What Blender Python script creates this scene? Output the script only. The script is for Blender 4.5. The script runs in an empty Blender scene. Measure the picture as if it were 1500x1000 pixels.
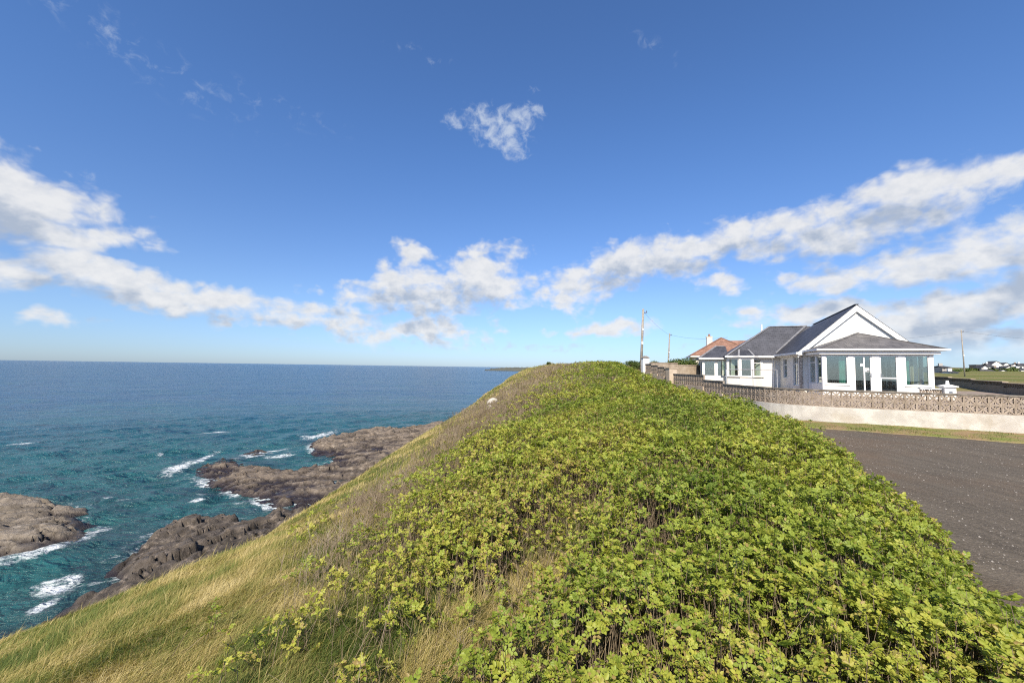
import bpy, bmesh, math, random
import numpy as np
from mathutils import Vector, Matrix
R = math.radians
sc = bpy.context.scene
rng = np.random.default_rng(11)
random.seed(5)

# ------------------------------------------------------------------ camera
FPX = 600.0                                   # focal length in pixels of the 1500 px wide photograph
PITCH, ROLL = math.atan(37.7 / FPX), math.atan(.0143)
EYE = np.array([0, 0, 1.95])
_u0 = np.array([0, -math.sin(PITCH), math.cos(PITCH)]); _r0 = np.array([1.0, 0, 0])
FW = np.array([0, math.cos(PITCH), math.sin(PITCH)])
RT = math.cos(ROLL) * _r0 + math.sin(ROLL) * _u0
UP = -math.sin(ROLL) * _r0 + math.cos(ROLL) * _u0
cam = bpy.data.cameras.new('camera'); camo = bpy.data.objects.new('camera', cam)
sc.collection.objects.link(camo); sc.camera = camo
cam.sensor_width = 36; cam.lens = FPX / 1500 * 36
cam.clip_start = .05; cam.clip_end = 90000
camo.matrix_world = Matrix(((RT[0], UP[0], -FW[0], EYE[0]), (RT[1], UP[1], -FW[1], EYE[1]), (RT[2], UP[2], -FW[2], EYE[2]), (0, 0, 0, 1)))

def ray(px, py): return FW + (px - 750) / FPX * RT + (500 - py) / FPX * UP
def at_z(px, py, z):
    d = ray(px, py); return EYE + d * (z - EYE[2]) / d[2]
def at_y(px, py, Y):
    d = ray(px, py); return EYE + d * Y / d[1]
def azel(px, py):
    d = ray(px, py); d = d / np.linalg.norm(d)
    return math.degrees(math.atan2(d[0], d[1])), math.degrees(math.asin(d[2]))

# ------------------------------------------------------------------ light and exposure
SUN = Vector((-.29, -.96, .88)).normalized()
SUN_EL = math.asin(SUN.z); SUN_AZ = math.atan2(SUN.x, SUN.y)
sun = bpy.data.lights.new('sun', 'SUN'); suno = bpy.data.objects.new('sun', sun); sc.collection.objects.link(suno)
sun.energy = 4.9; sun.angle = R(.55); sun.color = (1, .90, .75)
suno.rotation_euler = (-SUN).to_track_quat('-Z', 'Y').to_euler()
sc.view_settings.view_transform = 'Standard'; sc.view_settings.look = 'None'
sc.view_settings.exposure = 0.66; sc.view_settings.gamma = 1; sc.view_settings.use_curve_mapping = False

world = bpy.data.worlds.new('World'); sc.world = world; world.use_nodes = True
class NT:
    """small helper for wiring nodes"""
    def __init__(s, tree): s.t = tree; s.n = tree.nodes; s.l = tree.links
    def new(s, typ, **kw):
        nd = s.n.new(typ)
        for k, v in kw.items(): setattr(nd, k, v)
        return nd
    def put(s, sock, v):
        if isinstance(v, bpy.types.NodeSocket): s.l.new(v, sock)
        elif v is not None: sock.default_value = v
    def math(s, op, a, b=None, c=None, clamp=False):
        nd = s.new('ShaderNodeMath', operation=op, use_clamp=clamp)
        s.put(nd.inputs[0], a); s.put(nd.inputs[1], b); s.put(nd.inputs[2], c); return nd.outputs[0]
    def vmath(s, op, a, b=None, out=0):
        nd = s.new('ShaderNodeVectorMath', operation=op); s.put(nd.inputs[0], a)
        if b is not None: s.put(nd.inputs[1], b)
        return nd.outputs[out]
    def smooth(s, v, lo, hi, a=0.0, b=1.0, typ='SMOOTHSTEP'):
        nd = s.new('ShaderNodeMapRange', interpolation_type=typ)
        s.put(nd.inputs[0], v); s.put(nd.inputs[1], lo); s.put(nd.inputs[2], hi); s.put(nd.inputs[3], a); s.put(nd.inputs[4], b)
        return nd.outputs[0]
    def noise(s, vec, scale, detail=4, rough=.55, dist=0.0, out=0, dim='3D'):
        nd = s.new('ShaderNodeTexNoise', noise_dimensions=dim); s.put(nd.inputs['Vector'], vec)
        nd.inputs['Scale'].default_value = scale; nd.inputs['Detail'].default_value = detail
        nd.inputs['Roughness'].default_value = rough; nd.inputs['Distortion'].default_value = dist
        return nd.outputs[out]
    def mix(s, f, a, b, typ='MIX'):
        nd = s.new('ShaderNodeMix', data_type='RGBA', blend_type=typ)
        s.put(nd.inputs['Factor'], f); s.put(nd.inputs['A'], a); s.put(nd.inputs['B'], b); return nd.outputs['Result']
    def xyz(s, x, y, z):
        nd = s.new('ShaderNodeCombineXYZ'); s.put(nd.inputs[0], x); s.put(nd.inputs[1], y); s.put(nd.inputs[2], z); return nd.outputs[0]
    def sep(s, v):
        nd = s.new('ShaderNodeSeparateXYZ'); s.put(nd.inputs[0], v); return nd.outputs
def c4(c): return (c[0], c[1], c[2], 1)

# cloud banks: pixel centre, half length, half height, tilt (degrees up to the right), strength
CLOUDS = [(20, 296, 130, 60, -24, 1.05), (125, 345, 95, 22, -6, 1), (40, 330, 110, 30, 0, .9), (50, 393, 130, 22, -2, 1.1), (210, 417, 150, 27, -13, 1.15), (410, 458, 150, 23, -6, 1.05),
          (-80, 395, 120, 40, 0, 1.1), (70, 468, 70, 11, 0, .75), (605, 485, 110, 22, 0, .75), (480, 470, 60, 16, 0, .8),
          (655, 430, 130, 34, 5, 1.15), (690, 400, 60, 26, 12, 1), (850, 415, 95, 30, 12, 1.1), (960, 385, 130, 34, 12, 1.15), (1110, 350, 150, 33, 9, 1.1),
          (1250, 325, 150, 40, 12, 1.1), (1340, 280, 110, 28, 14, 1), (1460, 258, 90, 18, 18, .95), (1560, 230, 90, 40, 10, 1),
          (1230, 405, 110, 22, 6, 1.0), (1380, 385, 140, 34, 10, 1.15), (1530, 365, 120, 46, 8, 1.15), (1060, 420, 30, 13, 0, .8),
          (1160, 458, 110, 18, 8, 1), (1230, 452, 70, 18, 0, 1.1), (1400, 455, 190, 34, 6, 1.15), (1440, 500, 180, 34, 0, 1.1), (1320, 482, 140, 28, 0, 1.05),
          (870, 482, 75, 10, 3, .75), (610, 373, 36, 18, -15, .78), (592, 360, 22, 9, 0, .6), (568, 392, 14, 12, 40, .5), (692, 372, 26, 14, 0, .75), (745, 372, 24, 13, -10, .75)]
WISPS = [(728, 186, 52, 30, -10, 1.1), (762, 166, 30, 17, 10, 1.15), (750, 210, 28, 17, -30, 1.05), (668, 178, 20, 14, 0, .8), (780, 135, 8, 12, 70, .7),
         (955, 68, 60, 14, -28, .17), (590, 66, 34, 9, -5, .2), (640, 90, 30, 9, 0, .22), (180, 60, 260, 40, -32, .19), (400, 155, 120, 20, -20, .19), (1100, 500, 130, 9, 2, .7), (780, 508, 120, 8, 0, .6),
         (565, 420, 34, 22, 30, .7), (110, 255, 24, 10, -20, .6), (1480, 330, 70, 24, 10, .9), (1440, 285, 60, 16, 10, .8)]
BIG = [c for c in CLOUDS if c[2] >= 110]
def field_group(name, banks, soft):
    """a field over (azimuth, elevation, 1): how deep inside one of the listed banks a direction lies"""
    g = bpy.data.node_groups.new(name, 'ShaderNodeTree')
    g.interface.new_socket('P', in_out='INPUT', socket_type='NodeSocketVector'); g.interface.new_socket('D', in_out='OUTPUT', socket_type='NodeSocketFloat')
    G = NT(g); gi = G.new('NodeGroupInput'); go = G.new('NodeGroupOutput'); field = None
    for (cx, cy, a, b, rot, w) in banks:
        A0, E0 = azel(cx, cy); A1, E1 = azel(cx + a * math.cos(R(rot)), cy - a * math.sin(R(rot)))
        A2, E2 = azel(cx - b * math.sin(R(rot)), cy - b * math.cos(R(rot)))
        la = math.hypot(A1 - A0, E1 - E0); lb = math.hypot(A2 - A0, E2 - E0); t = math.atan2(E1 - E0, A1 - A0); ct, st = math.cos(t), math.sin(t)
        q1 = G.vmath('DOT_PRODUCT', gi.outputs[0], (ct / la, st / la, -(A0 * ct + E0 * st) / la), out=1)
        q2 = G.vmath('DOT_PRODUCT', gi.outputs[0], (-st / lb, ct / lb, (A0 * st - E0 * ct) / lb), out=1)
        ln = G.math('SQRT', G.math('MULTIPLY_ADD', q1, q1, G.math('MULTIPLY', q2, q2)))
        m = G.math('MULTIPLY_ADD', ln, -w, 1.35 * w)
        field = m if field is None else G.math('SMOOTH_MAX', field, m, soft)
    G.l.new(field, go.inputs[0]); return g
W = NT(world.node_tree)
bg = W.n['Background']
sky = W.new('ShaderNodeTexSky', sky_type='NISHITA'); sky.sun_disc = False
sky.sun_elevation = SUN_EL; sky.sun_rotation = SUN_AZ; sky.altitude = 10; sky.air_density = 1.0; sky.dust_density = .3; sky.ozone_density = 1.6
tc = W.new('ShaderNodeTexCoord'); dx, dy, dz = W.sep(tc.outputs['Generated'])
az = W.math('MULTIPLY', W.math('ARCTAN2', dx, dy), 180 / math.pi)
el = W.math('MULTIPLY', W.math('ARCSINE', dz), 180 / math.pi)
P0 = W.xyz(az, el, 1.0)
warp = W.vmath('MULTIPLY', W.vmath('SUBTRACT', W.noise(P0, .10, 2, .5, 0, 1, '2D'), (.5, .5, .5)), (4.5, 2.6, 0))
warp = W.vmath('ADD', warp, W.vmath('MULTIPLY', W.vmath('SUBTRACT', W.noise(P0, .45, 1, .5, 0, 1, '2D'), (.5, .5, .5)), (1.6, 1.2, 0)))
def use(g, p):
    nd = W.new('ShaderNodeGroup'); nd.node_tree = g; W.l.new(p, nd.inputs[0]); return nd.outputs[0]
def cloud_noise(p, det):
    q = W.vmath('MULTIPLY', p, (1, 1.5, 1)); n_ = W.noise(q, .16, det, .58, .3, 0, '2D')
    vo = W.new('ShaderNodeTexVoronoi', feature='SMOOTH_F1', voronoi_dimensions='2D'); W.l.new(W.vmath('ADD', q, W.vmath('MULTIPLY', W.noise(q, .5, 2, .5, 0, 1, '2D'), (1.6, 1.6, 0))), vo.inputs['Vector'])
    vo.inputs['Scale'].default_value = .30; vo.inputs['Detail'].default_value = 2.0; vo.inputs['Roughness'].default_value = .55; vo.inputs['Smoothness'].default_value = .35
    return W.math('ADD', W.math('MULTIPLY', n_, .74), W.math('MULTIPLY', W.math('SUBTRACT', 1.05, vo.outputs['Distance']), .30))
n0 = cloud_noise(P0, 8); f0 = use(field_group('cloud_field', CLOUDS, .12), W.vmath('ADD', P0, warp))
D0 = W.math('MULTIPLY_ADD', W.math('SUBTRACT', n0, .5), 2.3, W.math('MINIMUM', f0, .9))
lift = W.vmath('ADD', W.vmath('MULTIPLY', W.xyz(D0, D0, 0.0), (1e-6, 1e-6, 0)), (1.3, 2.4, 0))
P1 = W.vmath('ADD', P0, lift)
f1 = use(field_group('cloud_field_above', BIG, .12), W.vmath('ADD', P1, warp))
D1 = W.math('MULTIPLY_ADD', W.math('SUBTRACT', cloud_noise(P1, 5), .5), 2.3, W.math('MINIMUM', f1, .9))
alpha = W.smooth(D0, -.08, .82)
alpha = W.math('MULTIPLY', alpha, W.smooth(el, .3, 4))
thick = W.smooth(D1, .1, 1.25)
fine = W.noise(W.vmath('MULTIPLY', P0, (1, 1.6, 1)), .5, 6, .62, 0, 0, '2D')
lum = W.math('ADD', W.math('MULTIPLY_ADD', thick, -.95, .90), W.math('MULTIPLY', W.math('SUBTRACT', fine, .5), .9), clamp=True)
ccol = W.mix(lum, (.40, .46, .56, 1), (.79, .79, .79, 1))
P2 = W.vmath('ADD', W.vmath('ADD', P0, W.vmath('MULTIPLY', warp, (.5, .5, 0))), W.vmath('MULTIPLY', lift, (1e-6, 1e-6, 0)))
fw_ = use(field_group('wisp_field', WISPS, .1), P2)
wn = W.noise(W.vmath('MULTIPLY', P0, (1, 1.3, 1)), .55, 6, .6, .3, 0, '2D')
walpha = W.math('MULTIPLY', W.smooth(W.math('MULTIPLY_ADD', W.math('SUBTRACT', wn, .5), 3.2, W.math('MINIMUM', fw_, 1.0)), .15, 1.7), W.smooth(fw_, .0, .3))
walpha = W.math('MULTIPLY', walpha, .8)
up01 = W.smooth(el, 5, 32); low01 = W.smooth(el, -1, 9)
tint = W.mix(up01, W.mix(low01, (.50, .68, 1.10, 1), (.64, .78, 1.05, 1)), (.62, .88, 1.24, 1))
scol = W.mix(1.0, sky.outputs[0], tint, 'MULTIPLY')
SKY_S = .09
ccol = W.vmath('MULTIPLY', ccol, (1 / SKY_S * .70,) * 3)
scol = W.mix(walpha, scol, (.56 / SKY_S * .7, .63 / SKY_S * .7, .74 / SKY_S * .7, 1))
W.l.new(W.mix(W.math('MULTIPLY', alpha, .93), scol, ccol), bg.inputs['Color'])
bg.inputs['Strength'].default_value = SKY_S
world.cycles.sampling_method = 'MANUAL'; world.cycles.sample_map_resolution = 512
sc.cycles.use_denoising = False; sc.cycles.filter_width = 1.15; sc.cycles.sample_clamp_indirect = 3.0; sc.cycles.sample_clamp_direct = 6.0
sc.cycles.max_bounces = 6; sc.cycles.diffuse_bounces = 2; sc.cycles.glossy_bounces = 3; sc.cycles.transparent_max_bounces = 12; sc.cycles.caustics_reflective = False; sc.cycles.caustics_refractive = False

# ------------------------------------------------------------------ numpy noise
def _hash(ix, iy, seed):
    h = (ix.astype(np.int64) * 374761393 + iy.astype(np.int64) * 668265263 + seed * 974711) & 0xffffffff
    h = ((h ^ (h >> 13)) * 1274126177) & 0xffffffff
    return ((h ^ (h >> 16)) & 0xffff) / 65535.0
def vnoise(x, y, seed=0):
    ix, iy = np.floor(x), np.floor(y); fx, fy = x - ix, y - iy
    fx = fx * fx * (3 - 2 * fx); fy = fy * fy * (3 - 2 * fy)
    a, b = _hash(ix, iy, seed), _hash(ix + 1, iy, seed); c, d = _hash(ix, iy + 1, seed), _hash(ix + 1, iy + 1, seed)
    return (a + (b - a) * fx) * (1 - fy) + (c + (d - c) * fx) * fy
def fbm(x, y, seed=0, o=4, g_=.5):
    s, a, t = 0, 1, 0
    for k in range(o):
        s = s + a * vnoise(x * 2 ** k + 17.3 * k, y * 2 ** k - 9.1 * k, seed + k); t += a; a *= g_
    return s / t
def sstep(v, a, b):
    t = np.clip((v - a) / (b - a), 0, 1); return t * t * (3 - 2 * t)
def sdf(px, py, poly):
    """signed distance to a polygon, positive inside"""
    d = np.full(px.shape, 1e18); ins = np.zeros(px.shape, bool); n = len(poly)
    for i in range(n):
        ax, ay = poly[i]; bx, by = poly[(i + 1) % n]
        ex, ey = bx - ax, by - ay; wx, wy = px - ax, py - ay
        t = np.clip((wx * ex + wy * ey) / (ex * ex + ey * ey + 1e-12), 0, 1)
        d = np.minimum(d, (wx - ex * t) ** 2 + (wy - ey * t) ** 2)
        cond = (ay > py) != (by > py)
        ins ^= cond & (px < ax + (py - ay) * ex / (ey if abs(ey) > 1e-9 else 1e-9))
    d = np.sqrt(d); return np.where(ins, d, -d)

# ------------------------------------------------------------------ object helpers
def link(name, me, m=None, parent=None):
    o = bpy.data.objects.new(name, me); sc.collection.objects.link(o)
    if m is not None: me.materials.append(m)
    if parent is not None: o.parent = parent
    return o
def tag(o, label=None, cat=None, group=None, kind=None):
    if label: o['label'] = label
    if cat: o['category'] = cat
    if group: o['group'] = group
    if kind: o['kind'] = kind
    return o
def empty(name, loc=(0, 0, 0), rz=0, **k):
    o = bpy.data.objects.new(name, None); sc.collection.objects.link(o); o.location = loc; o.rotation_euler = (0, 0, rz)
    o.empty_display_size = .2
    return tag(o, **k)
def np_mesh(name, V, F, m=None, parent=None, attrs=None, smooth=False, colors=None):
    """V (n,3), F (m,k) arrays -> one mesh object"""
    me = bpy.data.meshes.new(name); V = np.ascontiguousarray(V, np.float32); F = np.ascontiguousarray(F, np.int32)
    k = F.shape[1]
    me.vertices.add(len(V)); me.vertices.foreach_set('co', V.ravel())
    me.loops.add(F.size); me.loops.foreach_set('vertex_index', F.ravel())
    me.polygons.add(len(F)); me.polygons.foreach_set('loop_start', np.arange(0, F.size, k, dtype=np.int32))
    me.polygons.foreach_set('loop_total', np.full(len(F), k, np.int32))
    if smooth: me.polygons.foreach_set('use_smooth', np.ones(len(F), bool))
    for an, arr in (attrs or {}).items():
        at = me.attributes.new(an, 'FLOAT', 'POINT'); at.data.foreach_set('value', np.ascontiguousarray(arr, np.float32))
    for an, arr in (colors or {}).items():
        at = me.attributes.new(an, 'FLOAT_COLOR', 'POINT'); at.data.foreach_set('color', np.ascontiguousarray(arr, np.float32).ravel())
    me.update(calc_edges=True)
    return link(name, me, m, parent)
def grid_faces(nr, ncol, keep=None):
    i = np.arange(nr - 1)[:, None] * ncol + np.arange(ncol - 1)[None]
    i = i.ravel(); F = np.stack([i, i + 1, i + ncol + 1, i + ncol], 1)
    return F if keep is None else F[keep[F].any(1)]
def compact(V, F, *arrs):
    used = np.unique(F); mp = np.full(len(V), -1); mp[used] = np.arange(len(used))
    return (V[used], mp[F]) + tuple(a[used] for a in arrs)

class MB:
    """collects shapes, then builds them as ONE mesh object"""
    def __init__(s): s.v = []; s.f = []
    def poly(s, pts):
        n = len(s.v); s.v += [tuple(p) for p in pts]; s.f.append(tuple(range(n, n + len(pts)))); return s
    def hexa(s, p):      # 8 corners: bottom 4 ccw, top 4 ccw
        n = len(s.v); s.v += [tuple(q) for q in p]
        for f in ((3, 2, 1, 0), (4, 5, 6, 7), (0, 1, 5, 4), (1, 2, 6, 5), (2, 3, 7, 6), (3, 0, 4, 7)): s.f.append(tuple(n + i for i in f))
        return s
    def box(s, x0, x1, y0, y1, z0, z1):
        return s.hexa([(x0, y0, z0), (x1, y0, z0), (x1, y1, z0), (x0, y1, z0), (x0, y0, z1), (x1, y0, z1), (x1, y1, z1), (x0, y1, z1)])
    def obox(s, a, b, w, z0, z1, z0b=None, z1b=None, off=0.0):     # a wall-like box from plan point a to b, width w
        a = Vector((a[0], a[1], 0)); b = Vector((b[0], b[1], 0)); d = (b - a).normalized(); n = Vector((-d.y, d.x, 0))
        z0b = z0 if z0b is None else z0b; z1b = z1 if z1b is None else z1b
        a = a + n * off; b = b + n * off
        q = [a - n * w / 2, b - n * w / 2, b + n * w / 2, a + n * w / 2]; zb = (z0, z0b, z0b, z0); zt = (z1, z1b, z1b, z1)
        return s.hexa([(q[i].x, q[i].y, zb[i]) for i in range(4)] + [(q[i].x, q[i].y, zt[i]) for i in range(4)])
    def bar(s, a, b, w, h, up=(0, 0, 1)):
        a, b = Vector(a), Vector(b); d = (b - a).normalized(); u_ = Vector(up)
        sd = d.cross(u_); sd = sd.normalized() if sd.length > 1e-6 else Vector((1, 0, 0)); u_ = sd.cross(d).normalized()
        c = [(-1, -1), (1, -1), (1, 1), (-1, 1)]
        return s.hexa([a + sd * w / 2 * i + u_ * h / 2 * j for i, j in c] + [b + sd * w / 2 * i + u_ * h / 2 * j for i, j in c])
    def tube(s, pts, rad, n=8, rad2=None):
        rad2 = rad if rad2 is None else rad2; pts = [Vector(p) for p in pts]; base = len(s.v); m = len(pts)
        for k, p in enumerate(pts):
            d = (pts[min(k + 1, m - 1)] - pts[max(k - 1, 0)]).normalized()
            sd = d.orthogonal().normalized() if abs(d.z) > .9 else d.cross(Vector((0, 0, 1))).normalized(); t = d.cross(sd)
            r = rad + (rad2 - rad) * k / (m - 1)
            for j in range(n): s.v.append(tuple(p + (sd * math.cos(2 * math.pi * j / n) + t * math.sin(2 * math.pi * j / n)) * r))
        for k in range(m - 1):
            for j in range(n): s.f.append((base + k * n + j, base + k * n + (j + 1) % n, base + (k + 1) * n + (j + 1) % n, base + (k + 1) * n + j))
        s.f.append(tuple(base + j for j in range(n))[::-1]); s.f.append(tuple(base + (m - 1) * n + j for j in range(n)))
        return s
    def slab(s, pts, t):     # polygon thickened downwards by t
        n = len(s.v); k = len(pts); s.v += [tuple(p) for p in pts] + [(p[0], p[1], p[2] - t) for p in pts]
        s.f.append(tuple(range(n, n + k))); s.f.append(tuple(range(n + k, n + 2 * k))[::-1])
        for i in range(k): s.f.append((n + i, n + k + i, n + k + (i + 1) % k, n + (i + 1) % k))
        return s
    def build(s, name, m, parent=None, bevel=0.0, smooth=False):
        me = bpy.data.meshes.new(name); me.from_pydata(s.v, [], s.f)
        bm = bmesh.new(); bm.from_mesh(me)
        if bevel: bmesh.ops.bevel(bm, geom=bm.edges[:], offset=bevel, segments=1, affect='EDGES', clamp_overlap=True)
        bmesh.ops.recalc_face_normals(bm, faces=bm.faces[:]); bm.to_mesh(me); bm.free()
        if smooth: me.polygons.foreach_set('use_smooth', np.ones(len(me.polygons), bool))
        me.update()
        return link(name, me, m, parent)

# ------------------------------------------------------------------ materials
MATS = {}
def newmat(name):
    m = bpy.data.materials.new(name); m.use_nodes = True; MATS[name] = m
    N = NT(m.node_tree); return m, N, N.n['Principled BSDF']
def surf(name, c1, c2, scale=3.0, rough=.8, bump=.2, bscale=None, spec=.3, detail=5, metal=0.0, lo=.35, hi=.65, c3=None, s3=.6, lo3=.5, hi3=.7):
    m, N, b = newmat(name); co = N.new('ShaderNodeTexCoord').outputs['Object']
    n = N.noise(co, scale, detail, .6); col = N.mix(N.smooth(n, lo, hi), c4(c1), c4(c2))
    if c3: col = N.mix(N.smooth(N.noise(co, s3, 4, .6, .4), lo3, hi3), col, c4(c3))
    N.l.new(col, b.inputs['Base Color']); b.inputs['Roughness'].default_value = rough; b.inputs['Metallic'].default_value = metal
    b.inputs['Specular IOR Level'].default_value = spec
    if bump:
        bp = N.new('ShaderNodeBump'); bp.inputs['Strength'].default_value = bump; bp.inputs['Distance'].default_value = .02
        N.l.new(N.noise(co, bscale or scale * 6, 4, .6), bp.inputs['Height']); N.l.new(bp.outputs[0], b.inputs['Normal'])
    return m
def slate(name, c1, c2, axis, row=.22, width=.3):
    """rows of slates; axis picks which horizontal object axis runs along the eaves"""
    m, N, b = newmat(name); co = N.new('ShaderNodeTexCoord').outputs['Object']; x, y, z = N.sep(co)
    br = N.new('ShaderNodeTexBrick'); N.l.new(N.xyz(x if axis == 'x' else y, N.math('MULTIPLY', z, 1.0), 0.0), br.inputs['Vector'])
    br.inputs['Color1'].default_value = c4(c1); br.inputs['Color2'].default_value = c4(c2); br.inputs['Mortar'].default_value = c4([k * .45 for k in c1])
    br.inputs['Scale'].default_value = 1; br.inputs['Mortar Size'].default_value = .008; br.inputs['Brick Width'].default_value = width; br.inputs['Row Height'].default_value = row * .68
    br.inputs['Bias'].default_value = 0
    n = N.noise(co, 1.3, 4, .6); col = N.mix(N.smooth(n, .35, .75, 0, .55), br.outputs[0], c4([k * 1.5 for k in c2]))
    N.l.new(col, b.inputs['Base Color']); b.inputs['Roughness'].default_value = .55; b.inputs['Specular IOR Level'].default_value = .4
    bp = N.new('ShaderNodeBump'); bp.inputs['Strength'].default_value = .5; bp.inputs['Distance'].default_value = .02
    N.l.new(N.math('SUBTRACT', 1.0, br.outputs['Fac']), bp.inputs['Height']); N.l.new(bp.outputs[0], b.inputs['Normal'])
    return m
def glass(name, tint=(.75, .85, .82), reflect=.25):
    m = bpy.data.materials.new(name); m.use_nodes = True; N = NT(m.node_tree); N.n.clear()
    out = N.new('ShaderNodeOutputMaterial'); tr = N.new('ShaderNodeBsdfTransparent'); gl = N.new('ShaderNodeBsdfGlossy'); mx = N.new('ShaderNodeMixShader')
    tr.inputs[0].default_value = c4(tint); gl.inputs['Roughness'].default_value = .02; gl.inputs[0].default_value = (.95, .97, .97, 1)
    lw_ = N.new('ShaderNodeLayerWeight'); lw_.inputs[0].default_value = .5
    N.l.new(N.math('ADD', N.math('MULTIPLY', N.math('POWER', lw_.outputs['Facing'], 4.0), .8), reflect), mx.inputs[0]); N.l.new(tr.outputs[0], mx.inputs[1]); N.l.new(gl.outputs[0], mx.inputs[2]); N.l.new(mx.outputs[0], out.inputs[0])
    return m

# ------------------------------------------------------------------ terrain shape
SEA = -11.0
EY = np.array([-60, -20, 0, 8, 13, 18, 25, 45, 80, 90, 100, 120, 160, 260, 400, 900.])
EX = np.array([-13, -12, -10.6, -10, -8.2, -7.35, -6.2, -3.75, 1.4, 4, 9, 22, 55, 190, 330, 700.])
EZ = np.array([-3.4, -3.4, -3.4, -3.55, -3.98, -3.45, -2.9, -2.0, .9, 1.2, .8, 0, -1, -1, -1, -1.])
PY = np.array([-60, 12, 18, 22, 26, 29, 33, 50, 64, 80, 95, 110, 400.])
PZ = np.array([.05, .05, .08, .18, .42, .8, 1.1, 1.75, 2.25, 2.55, 2.3, 1.6, 1.6])
RY = np.array([-20, -3, 1.0, 2.4, 5.2, 10.6, 15, 20, 33, 60, 100.])
RX = np.array([1.0, 1.5, 2.5, 3.25, 4.8, 7.8, 9.3, 10.0, 10.2, 16, 24.])
W0 = np.array([10.85, 16.3]); WD = np.array([5.85, -2.95]); WD = WD / np.hypot(*WD); WN = np.array([-WD[1], WD[0]])
def hedge_right(y): return np.interp(y, RY, RX)
def terrain(x, y):
    x = np.asarray(x, float); y = np.asarray(y, float)
    e, ze, zp = np.interp(y, EY, EX), np.interp(y, EY, EZ), np.interp(y, PY, PZ)
    s = x - e
    lump = (fbm(x * .35, y * .35, 3, 4) - .5)
    k = .42
    up = ze + k * s - .004 * s * s * (s > 0)
    w = .55
    inn = -w * np.logaddexp(-up / w, -zp / w)                    # soft minimum of slope and plateau
    out = ze + .42 * s - .055 * s * s - .12 * np.abs(s) ** 1.2
    out = np.where(s < -6.5, ze - 6.5 * .42 - .055 * 42.25 - 1.135 + (s + 6.5) * 1.1, out)
    z = np.where(s > 0, inn, np.minimum(out, inn))
    hill = sstep(y, 30, 60) * sstep(x, 13, 26)                   # the hill dies down to the right
    # inland of the hedge: road, yard, field
    r = hedge_right(y)
    d = (x - W0[0]) * WN[0] + (y - W0[1]) * WN[1]
    side = sstep(x, 10.9, 12.5)
    yard = np.where(side > 0, -.06 + .56 * sstep(d, .3, 2.0) * side, -.06)
    far = .5 + np.clip((np.hypot(x, y) - 62) * .0105, 0, 14) + .7 * sstep(np.hypot(x - 12, y - 45), 42, 14) * sstep(y, 30, 42)
    land = np.where(d > 2.0, np.maximum(yard, 0) + (far - .5) , yard)
    t = sstep(x, r - .9, r + .05)
    tfar = sstep(x, 11.0 + np.clip(y - 34, 0, 60) * .35, 14 + np.clip(y - 34, 0, 60) * .55)
    t = np.where(y > 30, tfar, np.where(y > 16, np.minimum(t, sstep(x, 10.6, 11.2)), t))
    z = z * (1 - t) + land * t
    lumps = sstep(y, 30, 50) * sstep(s, 14, 3) * sstep(s, -3, 1)
    return z + lump * ((.16 + .19 * sstep(y, 14, 24)) * (1 - t) + .9 * lumps * (1 - t)) * sstep(np.hypot(x, y), .5, 4)
def ground_hit(px, py, lift=0.0):
    """first point of the ground under a direction of view"""
    d = ray(px, py); ts = np.geomspace(.8, 400, 3000); P = EYE[None] + d[None] * ts[:, None]
    below = P[:, 2] < terrain(P[:, 0], P[:, 1]) + lift
    i = int(np.argmax(below)) if below.any() else len(ts) - 1
    return P[i]

# ------------------------------------------------------------------ ground sheet
def growing(a, b, start, ratio, center=0.0):
    out = [center]; s = start
    while out[-1] < b: out.append(out[-1] + s); s *= ratio
    neg = [center]; s = start
    while neg[-1] > a: neg.append(neg[-1] - s); s *= ratio
    return np.array(neg[::-1][:-1] + out)
gx = growing(-75, 1500, .22, 1.018, 0); gy = growing(-30, 1600, .22, 1.016, 4)
GX, GY = np.meshgrid(gx, gy); GZ = terrain(GX, GY)
E_ = np.interp(GY, EY, EX); S_ = GX - E_
keep = ((GZ > SEA - 2.5) & (S_ > -16)).ravel()
V = np.stack([GX.ravel(), GY.ravel(), GZ.ravel()], 1)
V, F, = compact(V, grid_faces(len(gy), len(gx), keep))
def ground_color(x, y):
    """plain albedo of the earth by zone"""
    e = np.interp(y, EY, EX); s = x - e; r = hedge_right(y)
    n = fbm(x * .5, y * .5, 8, 5)[:, None]; n2 = fbm(x * 2.2, y * 2.2, 19, 3)[:, None]
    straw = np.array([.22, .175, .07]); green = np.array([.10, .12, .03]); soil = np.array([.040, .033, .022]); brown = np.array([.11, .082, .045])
    grass = straw + (green - straw) * sstep(n * .6 + n2 * .4, .40, .60)
    grass = grass + (brown - grass) * sstep(n2, .55, .75) * .55
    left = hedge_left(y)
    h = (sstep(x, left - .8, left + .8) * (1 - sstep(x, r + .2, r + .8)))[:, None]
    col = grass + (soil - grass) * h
    fld = (np.array([.13, .145, .045]) + (np.array([.19, .185, .07]) - np.array([.115, .15, .035])) * sstep(fbm(x * .06, y * .16, 4, 4), .35, .65)[:, None])
    t = (sstep(x, 14, 22) * sstep(y, 8, 20))[:, None]
    return col + (fld - col) * t
LPX = [(470, 990), (490, 860), (505, 780), (600, 700), (680, 640), (740, 590), (800, 552)]
_lp = np.array([ground_hit(a, b, .25) for a, b in LPX])
_lp = _lp[np.argsort(_lp[:, 1])]
LY = np.concatenate([[-20], _lp[:, 1], [120]]); LX = np.concatenate([[_lp[0, 0]], _lp[:, 0], [_lp[-1, 0] + 20]])
def hedge_left(y): return np.interp(y, LY, LX)
m, N, b = newmat('ground')
at = N.new('ShaderNodeAttribute'); at.attribute_name = 'tone'; co = N.new('ShaderNodeTexCoord').outputs['Object']
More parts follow.
